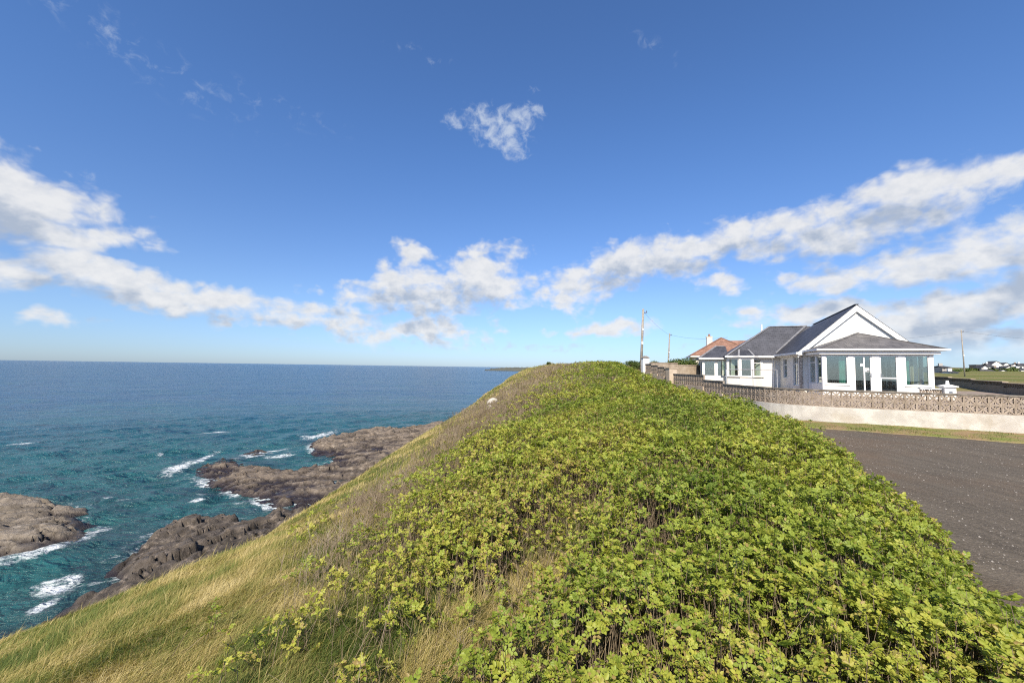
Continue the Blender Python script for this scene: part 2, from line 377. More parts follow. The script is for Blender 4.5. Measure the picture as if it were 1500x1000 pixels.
col = N.mix(.6, at.outputs[0], N.mix(N.smooth(N.noise(co, 5, 5, .7), .3, .7), (.45, .45, .4, 1), (1.5, 1.45, 1.3, 1)), 'MULTIPLY')
N.l.new(col, b.inputs['Base Color']); b.inputs['Roughness'].default_value = .95; b.inputs['Specular IOR Level'].default_value = .1
bp = N.new('ShaderNodeBump'); bp.inputs['Strength'].default_value = .8; bp.inputs['Distance'].default_value = .15
N.l.new(N.noise(co, 3, 6, .7), bp.inputs['Height']); N.l.new(bp.outputs[0], b.inputs['Normal'])
cc = np.concatenate([ground_color(V[:, 0], V[:, 1]), np.ones((len(V), 1))], 1)
tag(np_mesh('ground', V, F, m, smooth=True, colors={'tone': cc}), kind='structure')

# ------------------------------------------------------------------ rocks of the shore, outlined in plan at the water line
def plan(pts, z): return [tuple(at_z(a, b, z)[:2]) for a, b in pts]
ROCK_A = [plan([(-260, 745), (-120, 725), (0, 727), (60, 726), (100, 734), (132, 746), (152, 763), (122, 780), (78, 795), (40, 806), (0, 815), (-120, 830), (-260, 840)], SEA + .7)]
ROCK_B = [plan([(176, 828), (192, 800), (232, 772), (285, 759), (340, 760), (372, 764), (400, 752), (432, 753), (470, 750), (520, 744), (620, 732), (620, 960), (60, 1010), (-160, 1000), (-60, 938), (0, 919), (90, 890), (132, 868), (168, 850)], SEA + .5)]
ROCK_C = [plan([(280, 691), (300, 674), (318, 667), (345, 667), (366, 675), (395, 682), (428, 682), (478, 675), (560, 660), (680, 640), (680, 722), (470, 733), (430, 740), (390, 736), (350, 722), (300, 708)], SEA + .5),
          plan([(451, 653), (456, 645), (490, 636), (530, 629), (590, 627), (650, 619), (740, 600), (740, 690), (520, 690), (478, 675), (477, 665), (457, 661)], SEA + .5)]
ROCK_D = [plan([(352, 664), (372, 659), (392, 660), (388, 666), (366, 669)], SEA + .2)]
ROCK_E = [plan([(412, 665), (420, 661), (433, 663), (428, 667)], SEA + .1)]
ALLROCK = ROCK_A + ROCK_B + ROCK_C + ROCK_D + ROCK_E
def rock_sdf(x, y, polys):
    d = np.full(x.shape, -1e9)
    for p in polys: d = np.maximum(d, sdf(x, y, p))
    return d
def cells(x, y, size, seed, ang, stretch=2.4):
    """blocky joints: per point the id-random of the nearest seed and the distance to the border"""
    ca, sa = math.cos(ang), math.sin(ang); X = (x * ca + y * sa) / (size * stretch); Y = (-x * sa + y * ca) / size
    ix, iy = np.floor(X), np.floor(Y); b1 = np.full(X.shape, 9.0); b2 = np.full(X.shape, 9.0); idr = np.zeros(X.shape); tilt = np.zeros(X.shape)
    for i in (-1, 0, 1):
        for j in (-1, 0, 1):
            sx = ix + i + _hash(ix + i, iy + j, seed); sy = iy + j + _hash(ix + i, iy + j, seed + 5)
            dd = np.hypot(X - sx, Y - sy); hid = _hash(ix + i, iy + j, seed + 9)
            closer = dd < b1; tl = ((hid - .5) * (X - sx) * 1.3 + (_hash(ix + i, iy + j, seed + 14) - .5) * (Y - sy) * 2.0); tilt = np.where(closer, tl, tilt); b2 = np.where(closer, b1, np.minimum(b2, dd)); idr = np.where(closer, hid, idr); b1 = np.where(closer, dd, b1)
    return idr, b2 - b1, tilt
def make_rock(name, polys, res, H, edge, tilt, seed, ang, m, label, rough=1.0, blocks=1.1, low=.55):
    xs = np.concatenate([[q[0] for q in p] for p in polys]); ys = np.concatenate([[q[1] for q in p] for p in polys])
    ax = np.arange(xs.min() - 2, xs.max() + 2, res); ay = np.arange(ys.min() - 2, ys.max() + 2, res)
    X, Y = np.meshgrid(ax, ay); X = X + (vnoise(X * 3, Y * 3, seed) - .5) * res * .8
    d = rock_sdf(X, Y, polys) + (fbm(X * .5, Y * .5, seed, 4) - .5) * 2.2 * min(1, edge)
    i1, e1, t1 = cells(X + fbm(X * .4, Y * .4, seed + 4, 3) * 2, Y + fbm(X * .4, Y * .4, seed + 7, 3) * 2, blocks, seed, ang); i2, e2, t2 = cells(X, Y, blocks * .42, seed + 31, ang + .5)
    prof = np.where(d > 0, H * (1 - np.exp(-d / edge)), d * .9)
    ins = sstep(d, 0, edge)
    z = prof + ins * (t1 * .30 * rough * blocks + t2 * .20 * rough * blocks + (fbm(X * .14, Y * .14, seed + 2, 3) - .36) * 1.7 * H * low + (i1 - .5) * .34 * rough + (i2 - .5) * .13 * rough - .5 * rough * (1 - sstep(e1, 0, .08)) - .12 * rough * (1 - sstep(e2, 0, .1)) * sstep(fbm(X * .5, Y * .5, seed + 12, 2), .4, .6))
    z += ins * ((X - X.mean()) * tilt[0] + (Y - Y.mean()) * tilt[1]) + (fbm(X * 2.5, Y * 2.5, seed + 3, 3) - .5) * .16 * rough * ins
    st_ = .34 * rough; zz = z + (X * .10 + Y * .05) % 7 * 0 + (fbm(X * .25, Y * .25, seed + 8, 3) - .5) * .5; q_ = np.floor(zz / st_); fr_ = zz / st_ - q_; z = np.where(d > 0, z * .45 + .55 * (z - fr_ * st_ + st_ * sstep(fr_, .62, .95)), z)
    Z = SEA - .05 + z; keepv = (Z > SEA - .9).ravel()
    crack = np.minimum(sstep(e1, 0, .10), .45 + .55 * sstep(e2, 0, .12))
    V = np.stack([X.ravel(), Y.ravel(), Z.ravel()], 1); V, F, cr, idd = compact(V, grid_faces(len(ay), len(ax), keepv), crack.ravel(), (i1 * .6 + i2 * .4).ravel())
    o = np_mesh(name, V, F, m, attrs={'crack': cr, 'block': idd}); return tag(o, label, 'rock')
def rock_mat(name, dark, mid, pale, wet=.7, lo=.3, hi=.7):
    m, N, b = newmat(name); co = N.new('ShaderNodeTexCoord').outputs['Object']; geo = N.new('ShaderNodeNewGeometry'); z = N.sep(geo.outputs['Position'])[2]
    bl = N.new('ShaderNodeAttribute'); bl.attribute_name = 'block'
    n = N.math('ADD', N.math('MULTIPLY', N.noise(co, .45, 7, .7), .55), N.math('MULTIPLY', bl.outputs['Fac'], .45))
    col = N.mix(N.smooth(n, lo, hi), c4(dark), c4(mid)); col = N.mix(N.smooth(N.noise(co, 1.6, 6, .75, .5), .5, .72), col, c4(pale))
    col = N.mix(N.smooth(N.noise(co, 6, 4, .7), .5, .8, 0, .6), col, c4([k * .45 for k in dark]))
    ck = N.new('ShaderNodeAttribute'); ck.attribute_name = 'crack'; crack_shade = N.math('MULTIPLY', N.smooth(ck.outputs['Fac'], .15, .8, 1, 0), N.smooth(N.noise(co, .5, 3, .6), .35, .65, .1, .85))  # shade and wet of the cracks, painted in as darker rock colour
    col = N.mix(crack_shade, col, c4([k * .4 for k in dark]))
    wz = N.math('ADD', z, N.math('MULTIPLY', N.math('SUBTRACT', N.noise(co, .4, 4, .6), .5), 1.3))
    wetf = N.smooth(wz, SEA + .1, SEA + wet, 1, 0)
    col = N.mix(N.math('MULTIPLY', wetf, .92), col, (.02, .015, .02, 1)); N.l.new(col, b.inputs['Base Color'])
    N.l.new(N.smooth(wetf, 0, 1, .85, .3), b.inputs['Roughness']); b.inputs['Specular IOR Level'].default_value = .3
    bp = N.new('ShaderNodeBump'); bp.inputs['Strength'].default_value = 1; bp.inputs['Distance'].default_value = .28
    N.l.new(N.noise(co, 1.7, 8, .78, .8), bp.inputs['Height']); N.l.new(bp.outputs[0], b.inputs['Normal']); return m
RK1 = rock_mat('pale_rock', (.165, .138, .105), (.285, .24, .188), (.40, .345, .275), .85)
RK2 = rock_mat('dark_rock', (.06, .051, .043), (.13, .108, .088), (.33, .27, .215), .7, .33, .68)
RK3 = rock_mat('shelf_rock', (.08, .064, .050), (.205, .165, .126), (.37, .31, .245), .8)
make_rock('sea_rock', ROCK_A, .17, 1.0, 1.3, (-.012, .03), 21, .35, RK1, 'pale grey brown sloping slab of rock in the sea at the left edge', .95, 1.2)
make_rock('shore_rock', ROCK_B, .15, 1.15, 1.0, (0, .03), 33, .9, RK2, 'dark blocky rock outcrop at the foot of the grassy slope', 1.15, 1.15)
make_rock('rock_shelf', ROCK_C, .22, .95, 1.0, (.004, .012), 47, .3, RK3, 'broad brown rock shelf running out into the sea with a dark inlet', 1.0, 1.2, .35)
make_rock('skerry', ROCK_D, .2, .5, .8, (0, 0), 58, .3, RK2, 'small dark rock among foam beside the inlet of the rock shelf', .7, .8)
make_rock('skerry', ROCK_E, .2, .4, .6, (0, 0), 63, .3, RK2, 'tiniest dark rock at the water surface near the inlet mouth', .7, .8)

# ------------------------------------------------------------------ sea
rr = [16.0]
while rr[-1] < 60000: rr.append(rr[-1] * (1.0055 if rr[-1] < 130 else 1.03))
rr = np.array(rr); th = np.radians(np.linspace(-88, 62, 560))
RR, TH = np.meshgrid(rr, th, indexing='ij'); X = RR * np.sin(TH); Y = RR * np.cos(TH) - 4
fade = 1 - sstep(RR, 90, 170)
Z = np.zeros_like(X)
for lam, a, ang in ((11, .13, -1.0), (7.3, .10, -.55), (4.4, .07, -1.3), (2.9, .045, -.8), (1.9, .03, -.3)):
    ph = (X * math.sin(ang) + Y * math.cos(ang)) * 2 * math.pi / lam + 5 * vnoise(X / lam * .35, Y / lam * .35, int(lam * 10)); Z += a * (1 - np.abs(np.sin(ph / 2))) * 1.6
Z = Z * fade + (fbm(X * .5, Y * .5, 5, 4) - .5) * .35 * fade - .12
def blob(px, py, ax, ay, rot, soft=.5):
    c = at_z(px, py, SEA); e1 = at_z(px + ax * math.cos(R(rot)), py - ax * math.sin(R(rot)), SEA) - c; e2 = at_z(px - ay * math.sin(R(rot)), py - ay * math.cos(R(rot)), SEA) - c
    M = np.linalg.inv(np.array([[e1[0], e2[0]], [e1[1], e2[1]]])); qx, qy = X - c[0], Y - c[1]
    return np.clip(1.25 - np.hypot(M[0, 0] * qx + M[0, 1] * qy, M[1, 0] * qx + M[1, 1] * qy), 0, 1)
near = RR < 170
d = np.full(X.shape, -99.0); d[near] = rock_sdf(X[near], Y[near], ALLROCK)
foam = np.zeros_like(X)
patchn = fbm(X * .22, Y * .22, 77, 3)
foam = np.maximum(foam, np.clip(1 + (d + .1) / 1.0, 0, 1) * (.25 + .75 * sstep(patchn, .40, .60)) * .74); foam = np.maximum(foam, np.clip(1 + d / 5.0, 0, 1) * sstep(fbm(X * .35, Y * .35, 78, 4), .50, .64) * .50)
for q in [(78, 862, 44, 20, 12, 1), (105, 850, 26, 9, 8, 1), (62, 890, 40, 8, 24, 1), (12, 748, 34, 12, 12, 1.1), (20, 740, 26, 8, 16, 1), (16, 808, 26, 7, 0, 1), (262, 686, 36, 9, 22, 1), (300, 671, 34, 5, 24, .9), (316, 634, 36, 2.2, 2, .9),
          (235, 667, 11, 2.6, 4, .8), (250, 646, 22, 1.6, 0, .5), (392, 663, 38, 4, 8, 1), (410, 668, 36, 3, 6, .85), (290, 735, 22, 3, 10, .95), (158, 731, 14, 2.5, 0, .9), (185, 733, 36, 2.2, 2, .6), (30, 651, 36, 2.2, 6, .85), (60, 708, 60, 2.5, 8, .5),
          (470, 638, 36, 3.5, 10, .95), (365, 712, 20, 4, -25, .9), (385, 722, 12, 3, -35, .9), (340, 706, 30, 3, 0, .75), (335, 760, 40, 3.5, 3, .7), (300, 752, 30, 3, -4, .6), (140, 855, 26, 6, 12, .8), (165, 842, 16, 6, 20, .6), (450, 640, 20, 2, 0, .8), (600, 622, 30, 2, 2, .6)]:
    foam = np.maximum(foam, blob(*q[:5]) * q[5] * .93)
shoal = np.clip(1 + d / 5.0, 0, 1) * sstep(fbm(X * .3, Y * .3, 91, 3), .3, .6)
m, N, b = newmat('sea_water'); geo = N.new('ShaderNodeNewGeometry'); P = geo.outputs['Position']
fa = N.new('ShaderNodeAttribute'); fa.attribute_name = 'foam'; sh = N.new('ShaderNodeAttribute'); sh.attribute_name = 'shoal'
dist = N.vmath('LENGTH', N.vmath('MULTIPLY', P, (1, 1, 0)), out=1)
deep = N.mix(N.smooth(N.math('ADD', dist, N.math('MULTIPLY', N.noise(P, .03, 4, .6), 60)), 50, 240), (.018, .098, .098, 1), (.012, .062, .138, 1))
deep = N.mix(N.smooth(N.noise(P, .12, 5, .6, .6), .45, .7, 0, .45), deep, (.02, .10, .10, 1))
deep = N.mix(N.math('MULTIPLY', sh.outputs['Fac'], .5), deep, (.013, .014, .024, 1))
fn = N.math('ADD', N.math('MULTIPLY', N.noise(P, 1.1, 7, .7, 1.2), .65), N.math('MULTIPLY', N.noise(P, 4.5, 4, .7, .8), .35))
fm = N.smooth(N.math('ADD', N.math('MULTIPLY', fa.outputs['Fac'], .95), N.math('MULTIPLY', N.math('SUBTRACT', fn, .5), 2.5)), .42, 1.0)
fm = N.math('MULTIPLY', fm, N.smooth(fa.outputs['Fac'], .05, .25))
cap = N.math('MULTIPLY', N.smooth(N.noise(N.vmath('MULTIPLY', P, (.5, 1.3, 1)), .22, 6, .7), .70, .76), .5)
fm = N.math('MAXIMUM', fm, N.math('MULTIPLY', cap, N.smooth(dist, 60, 100)))
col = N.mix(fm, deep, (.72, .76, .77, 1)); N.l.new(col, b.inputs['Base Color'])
N.l.new(N.smooth(fm, 0, 1, .22, .9), b.inputs['Roughness']); b.inputs['IOR'].default_value = 1.33; b.inputs['Specular IOR Level'].default_value = .42
wv = N.vmath('MULTIPLY', P, (.75, 1.25, 1))
h1 = N.noise(wv, 1.7, 6, .66, .5); h2 = N.noise(wv, .12, 5, .6, .4); h3 = N.noise(N.vmath('MULTIPLY', P, (.6, 1, 1)), .018, 4, .6)
h4 = N.noise(N.vmath('MULTIPLY', P, (.55, 1.15, 1)), .42, 4, .6, .6)
hh = N.math('ADD', N.math('MULTIPLY_ADD', h4, 1.3, N.math('MULTIPLY', h1, .42)), N.math('ADD', N.math('MULTIPLY', h2, 3.0), N.math('MULTIPLY', h3, 9.0)))
bp = N.new('ShaderNodeBump'); bp.inputs['Strength'].default_value = 1; bp.inputs['Distance'].default_value = 1.0
N.l.new(hh, bp.inputs['Height']); N.l.new(bp.outputs[0], b.inputs['Normal'])
V = np.stack([X.ravel(), Y.ravel(), (SEA + Z).ravel()], 1)
tag(np_mesh('sea', V, grid_faces(len(rr), len(th)), m, smooth=True, attrs={'foam': foam.ravel(), 'shoal': shoal.ravel()}), kind='structure')

# ------------------------------------------------------------------ far headland and hills
def ridge(name, pts, depth, m, base, kind='structure'):
    """pts: (px, py of the skyline, distance) -> a solid hill with a front and a back slope"""
    top = []; r_ = np.random.default_rng(3)
    for i in range(len(pts) - 1):
        for t in np.linspace(0, 1, 14, endpoint=False):
            p = [pts[i][k] * (1 - t) + pts[i + 1][k] * t for k in range(3)]; q = at_y(*p); q[2] += r_.normal(0, .0006) * p[2]; top.append(q)
    top.append(at_y(*pts[-1])); top = np.array(top); n = len(top); rows = []
    for k, (o, f) in enumerate(((-1, 0), (-.75, .45), (-.4, .85), (0, 1), (.5, .9), (1.5, 0))):
        q = top.copy(); q[:, 1] += o * depth; q[:, 2] = base + (top[:, 2] - base) * f; rows.append(q)
    V = np.concatenate(rows); return tag(np_mesh(name, V, grid_faces(6, n), m, smooth=True), kind=kind)
HEAD = surf('headland', (.08, .09, .075), (.12, .12, .085), .02, .9, 0)
ridge('headland', [(712, 541.6, 1500), (724, 539.2, 1500), (745, 538.0, 1500), (775, 537.6, 1500), (830, 537.0, 1500)], 120, HEAD, SEA - 1)
HILL = surf('hills', (.075, .07, .035), (.13, .11, .05), .01, .9, 0)
ridge('hills', [(1290, 545, 900), (1340, 541.5, 900), (1385, 538.2, 900), (1410, 539.2, 900), (1470, 539.5, 900), (1530, 537, 900), (1700, 538, 900)], 200, HILL, 0)

# ------------------------------------------------------------------ road and verge
m, N, b = newmat('worn_asphalt'); co = N.new('ShaderNodeTexCoord').outputs['Object']
rt = N.new('ShaderNodeMapping'); N.l.new(co, rt.inputs[0]); rt.inputs['Rotation'].default_value = (0, 0, R(87)); rc = rt.outputs[0]
st = N.noise(N.vmath('MULTIPLY', rc, (.3, 1.9, 1)), 1.0, 6, .68, 1.6)
big = N.noise(rc, .22, 4, .6); fine = N.noise(co, 38, 3, .7); mid = N.noise(co, 6, 4, .7)
col = N.mix(N.smooth(st, .22, .88), (.075, .063, .048, 1), (.15, .126, .096, 1))
col = N.mix(N.smooth(big, .42, .62, 0, .8), col, (.125, .088, .058, 1))
col = N.mix(N.smooth(fine, .50, .72, 0, .6), col, (.26, .22, .175, 1)); col = N.mix(N.smooth(mid, .56, .75, 0, .6), col, (.065, .055, .045, 1))
N.l.new(col, b.inputs['Base Color']); b.inputs['Roughness'].default_value = .9; b.inputs['Specular IOR Level'].default_value = .2
bp = N.new('ShaderNodeBump'); bp.inputs['Strength'].default_value = .8; bp.inputs['Distance'].default_value = .02
N.l.new(N.math('ADD', N.noise(co, 24, 5, .75), N.math('MULTIPLY', mid, 1.2)), bp.inputs['Height']); N.l.new(bp.outputs[0], b.inputs['Normal'])
ys = np.arange(-24, 21, .3); us = np.linspace(0, 1, 110) ** 1.3
YY, UU = np.meshgrid(ys, us, indexing='ij'); XL = hedge_right(YY) - .9; XX = XL + UU * 46
DD = (XX - W0[0]) * WN[0] + (YY - W0[1]) * WN[1]
ok = ((XX < 10.75) & (YY < 20.5)) | (DD < -.1)
ZZ = (fbm(XX * .35, YY * .35, 12, 3) - .5) * .05 + .005 + sstep(YY, 15, 22) * .12
Vr, Fr = compact(np.stack([XX.ravel(), YY.ravel(), ZZ.ravel()], 1), grid_faces(len(ys), len(us))[ok.ravel()[grid_faces(len(ys), len(us))].all(1)])
tag(np_mesh('road', Vr, Fr, m, smooth=True), kind='structure')
def verge_depth(a): return 1.65 + .5 * (fbm(a * .45, a * 0, 5, 4) - .5) * 2 + .09 * a
aa = np.arange(-.3, 22, .16); bb = np.linspace(0, 1, 22)
AA, BB = np.meshgrid(aa, bb, indexing='ij'); dep = verge_depth(AA)
VX = W0[0] + WD[0] * AA - WN[0] * (BB * dep + .1); VY = W0[1] + WD[1] * AA - WN[1] * (BB * dep + .1)
VZ = .055 * (1 - BB ** 3) + (fbm(VX * 2, VY * 2, 6, 3) - .5) * .05 * (1 - BB ** 4) + np.where(BB > .99, -.05, .012)
VM = surf('verge_earth', (.27, .185, .105), (.17, .20, .05), 1.1, .95, .8, 14, .1, 6, c3=(.20, .16, .085), s3=2.2)
tag(np_mesh('verge', np.stack([VX.ravel(), VY.ravel(), VZ.ravel()], 1), grid_faces(len(aa), len(bb)), VM, smooth=True), kind='structure')

# ------------------------------------------------------------------ garden walls of pierced screen blocks
RENDER = surf('roughcast_render', (.45, .42, .375), (.58, .55, .495), 2.2, .95, 1, 45, .15, 6, c3=(.42, .375, .31), s3=.9, lo3=.52, hi3=.75)
RENDER_T = surf('tan_render', (.40, .32, .24), (.52, .43, .335), 2.0, .95, .8, 40, .15, 6, c3=(.28, .22, .165), s3=1.1)
BLOCK = surf('screen_block', (.25, .20, .153), (.37, .305, .242), 5, .95, .5, 40, .15, 5, c3=(.36, .31, .26), s3=1.6, lo3=.55, hi3=.75)
COPE = surf('coping', (.115, .10, .085), (.25, .22, .185), 4, .95, .6, 30, .15, 6)
WHITE_M = surf('white_masonry', (.70, .69, .65), (.80, .79, .76), 2, .8, .35, 30, .25)
def path_points(pts, step):
    pts = [np.array(p, float) for p in pts]; L = [0]
    for i in range(1, len(pts)): L.append(L[-1] + np.hypot(*(pts[i] - pts[i - 1])))
    n = max(1, round(L[-1] / step)); s = np.linspace(0, L[-1], n + 1); P = np.array(pts)
    return np.stack([np.interp(s, L, P[:, 0]), np.interp(s, L, P[:, 1])], 1)
def strip_wall(mb, P, w, z0, z1):
    """one continuous solid strip along plan points P"""
    n = len(P); d = np.gradient(P, axis=0); d /= np.hypot(d[:, 0], d[:, 1])[:, None]; nn = np.stack([-d[:, 1], d[:, 0]], 1) * w / 2
    z0 = np.broadcast_to(z0, (n,)); z1 = np.broadcast_to(z1, (n,))
    base = len(mb.v)
    for i in range(n):
        for sgn, z in ((-1, z0[i]), (1, z0[i]), (1, z1[i]), (-1, z1[i])): mb.v.append((P[i, 0] + sgn * nn[i, 0], P[i, 1] + sgn * nn[i, 1], z))
    for i in range(n - 1):
        for k in range(4): mb.f.append((base + i * 4 + k, base + i * 4 + (k + 1) % 4, base + i * 4 + 4 + (k + 1) % 4, base + i * 4 + 4 + k))
    mb.f.append((base, base + 1, base + 2, base + 3)); mb.f.append(tuple(base + (n - 1) * 4 + k for k in (3, 2, 1, 0)))
def screen_block(mb, a, b, z, s=.3, t=.085):
    """a pierced block: thin rim and an eight-armed leaf star"""
    a = Vector((a[0], a[1], 0)); b = Vector((b[0], b[1], 0)); d = (b - a); L = d.length; d.normalize(); n = Vector((-d.y, d.x, 0))
    def P(x, zz, y): return a + d * (x * L / s) + n * y + Vector((0, 0, z + zz))
    def bar(x0, z0, x1, z1, w0, w1=None, tt=t):
        w1 = w0 if w1 is None else w1; q = Vector((x1 - x0, z1 - z0)).normalized(); o = Vector((-q.y, q.x))
        c = [(x0 - o.x * w0 / 2, z0 - o.y * w0 / 2), (x1 - o.x * w1 / 2, z1 - o.y * w1 / 2), (x1 + o.x * w1 / 2, z1 + o.y * w1 / 2), (x0 + o.x * w0 / 2, z0 + o.y * w0 / 2)]
        mb.hexa([P(*p, -tt / 2) for p in c] + [P(*p, tt / 2) for p in c])
    g_ = .002; e = .026
    bar(g_, e / 2 + g_, s - g_, e / 2 + g_, e); bar(g_, s - e / 2 - g_, s - g_, s - e / 2 - g_, e)
    bar(e / 2 + g_, e, e / 2 + g_, s - e, e); bar(s - e / 2 - g_, e, s - e / 2 - g_, s - e, e)
    c = s / 2
    for x, zz in ((e, e), (s - e, e), (s - e, s - e), (e, s - e)):
        mx, mz = c + (x - c) * .5, c + (zz - c) * .5
        bar(c, c, mx, mz, .022, .05, t * .82); bar(mx, mz, x, zz, .05, .024, t * .82)
    bar(c, e, c, s - e, .02, .02, t * .6); bar(e, c, s - e, c, .02, .02, t * .6)
def build_wall(root, pts, zt, zb, base_mat, block_w=.3, base_w=.2, rows=2):
    P = path_points(pts, .3)
    mb = MB(); strip_wall(mb, P, base_w, zb, zt - .05 - .3 * rows); mb.build('rendered_base', base_mat, root)
    mb = MB()
    for i in range(len(P) - 1):
        for r_ in range(rows): screen_block(mb, P[i], P[i + 1], zt - .05 - .3 * (r_ + 1))
    mb.build('screen_panel', BLOCK, root)
    mb = MB(); strip_wall(mb, P, .13, zt - .048, zt); mb.build('coping', COPE, root)
gw = empty('garden_wall', (0, 0, 0), label='long curved garden wall with pierced blocks above whitewashed roughcast beside the road', cat='wall')
B0, B1, B2 = np.array([10.8, 18.0]), W0, W0 + WD * 1.9
curve = [(10.8, 20.88)] + [tuple((1 - t) ** 2 * B0 + 2 * t * (1 - t) * B1 + t * t * B2) for t in np.linspace(0, 1, 9)] + [tuple(W0 + WD * 16.5)]
build_wall(gw, curve, 1.27, -.25, RENDER)
sw = empty('stepped_wall', (0, 0, 0), label='stepped garden wall climbing along the hedge to a white pillar', cat='wall')
for y0, y1, zt in ((20.91, 23.0, 1.41), (23.01, 27.3, 1.68), (28.0, 28.9, 2.0), (28.91, 30.2, 2.13), (30.21, 31.6, 2.26), (31.61, 33.0, 2.38)):
    build_wall(sw, [(10.8, y0), (10.8, y1)], zt, zt - 1.75, RENDER_T)
MB().box(10.5, 11.0, 27.32, 27.98, .2, 2.03).box(10.46, 11.04, 27.28, 28.02, 2.03, 2.09).build('block_pier', RENDER_T, sw)
pl = empty('wall_pillar', (10.85, 33.3, 0), label='white pillar with a dark cap at the far end of the stepped wall', cat='pillar')
MB().box(-.25, .25, -.25, .25, .6, 2.86).build('shaft', WHITE_M, pl, .01); MB().hexa([(-.3, -.3, 2.86), (.3, -.3, 2.86), (.3, .3, 2.86), (-.3, .3, 2.86), (-.1, -.1, 3.02), (.1, -.1, 3.02), (.1, .1, 3.02), (-.1, .1, 3.02)]).build('cap', COPE, pl)
cw = empty('cross_wall', (0, 0, 0), label='tan rendered wall crossing the garden behind the stepped wall', cat='wall')
MB().obox((11.15, 33.6), (14.4, 35.8), .2, .4, 2.47).obox((14.4, 35.8), (17.6, 38), .2, .4, 2.33).build('rendered_base', RENDER_T, cw); MB().obox((11.15, 33.6), (14.4, 35.8), .26, 2.472, 2.53).obox((14.41, 35.81), (17.6, 38), .26, 2.332, 2.39).build('coping', RENDER_T, cw)
DARKW = slate('dark_blockwork', (.075, .055, .042), (.11, .083, .064), 'x', .22, .44)
dw = empty('boundary_wall', (0, 0, 0), label='low dark block wall between the bungalow patio and the green field', cat='wall')
a_, b_ = np.array([27.0, 17.9]), np.array([47.9, 46.7]); n_ = 5
for i in range(n_):
    p, q = a_ + (b_ - a_) * i / n_, a_ + (b_ - a_) * (i + .998) / n_; zt = 1.24 + .42 * i / n_ * 1.0 + .03
    if i == 0: mbw, mbc, mbs = MB(), MB(), MB()
    mbw.obox(p, q, .2, .2, zt - .36); P = path_points([p, q], .3)
    for k in range(len(P) - 1): screen_block(mbs, P[k], P[k + 1], zt - .35)
    mbc.obox(p, q, .3, zt - .048, zt)
mbw.build('blockwork', DARKW, dw); mbs.build('screen_panel', DARKW, dw); mbc.build('coping', RENDER_T, dw)
PATIO = surf('patio_paving', (.25, .19, .155), (.33, .27, .225), 1.6, .9, .3, 30, .15, 5, c3=(.20, .17, .13), s3=.7)
pa = MB().slab([(11.6, 20.0, .56), (13.3, 16.8, .56), (27, 9.6, .56), (30, 18, .56), (47.5, 46.3, .56), (30, 48, .56), (20, 40, .56), (12, 30, .56)], .3).build('patio', PATIO); tag(pa, kind='structure')
g1 = at_y(1388, 570, 22.0)
gp_ = empty('gate_pillar', (g1[0], 22.0, .5), R(-19), label='short white pillar with a round finial and a small dark plate beside the patio', cat='pillar')
MB().box(-.24, .24, -.24, .24, 0, .72).build('shaft', WHITE_M, gp_, .01)
MB().box(-.31, .31, -.31, .31, .72, .79).hexa([(-.27, -.27, .79), (.27, -.27, .79), (.27, .27, .79), (-.27, .27, .79), (-.1, -.1, .86), (.1, -.1, .86), (.1, .1, .86), (-.1, .1, .86)]).build('cap', WHITE_M, gp_)
MB().tube([(0, 0, .85), (0, 0, .9), (0, 0, .97), (0, 0, 1.04), (0, 0, 1.07)], .09, 10, .05).build('finial', WHITE_M, gp_, 0, True)
MB().box(-.07, .07, -.262, -.242, .36, .5).build('plate', surf('plate_metal', (.12, .14, .17), (.2, .22, .25), 8, .4, 0), gp_)
lw = empty('low_wall', (g1[0], 22.0, .5), R(-19), label='low white wall with pierced blocks joining the gate pillar to the bungalow', cat='wall')
mb = MB()
for k in range(3): screen_block(mb, (-1.17 + .3 * k, 0), (-.87 + .3 * k, 0), .28)
mb.build('screen_panel', BLOCK, lw); MB().box(-1.17, -.27, -.1, .1, 0, .278).build('rendered_base', WHITE_M, lw); MB().box(-1.2, -.27, -.12, .12, .582, .64).build('coping', WHITE_M, lw)

# ------------------------------------------------------------------ the white bungalow (local axes: u along the front, v going back)
HA = R(-19); HO = np.array([18.70, 24.70, 0.0])
UH = np.array([math.cos(HA), math.sin(HA), 0]); VH = np.array([-math.sin(HA), math.cos(HA), 0])
def on_v(px, py, v):
    d = ray(px, py); t = (VH @ HO + v - EYE @ VH) / (d @ VH); q = EYE + d * t - HO; return q @ UH, v, q[2]
HW = surf('white_render', (.70, .68, .615), (.77, .75, .69), 1.4, .85, .25, 60, .2, 5, c3=(.64, .61, .53), s3=1.2, lo3=.56, hi3=.8)
PVC = surf('white_upvc', (.71, .705, .68), (.76, .755, .73), 2, .4, 0, None, .4)
GUT = surf('white_gutter', (.74, .74, .73), (.82, .82, .81), 3, .45, 0, None, .4)
LEAD = surf('lead_flashing', (.17, .17, .18), (.26, .26, .27), 5, .6, .1)
SLATE_Y = slate('blue_grey_slate_side', (.040, .042, .052), (.062, .064, .076), 'y')
SLATE_X = slate('blue_grey_slate_front', (.040, .042, .052), (.062, .064, .076), 'x')
SLATE_C = slate('grey_slate', (.085, .08, .08), (.13, .122, .118), 'x', .3, .33)
STONE = surf('stone_cladding', (.22, .20, .17), (.52, .49, .44), 9, .95, 1, 16, .15, 3, lo=.42, hi=.58)
CLAD = surf('white_cladding', (.70, .695, .66), (.76, .755, .72), 2, .6, 0, None, .3)
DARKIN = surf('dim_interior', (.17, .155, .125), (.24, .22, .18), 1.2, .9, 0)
TEAL = surf('teal_curtain', (.05, .30, .25), (.08, .38, .33), 3, .9, .2, 8)
CREAM = surf('cream_curtain', (.55, .50, .36), (.62, .57, .43), 3, .9, .2, 8)
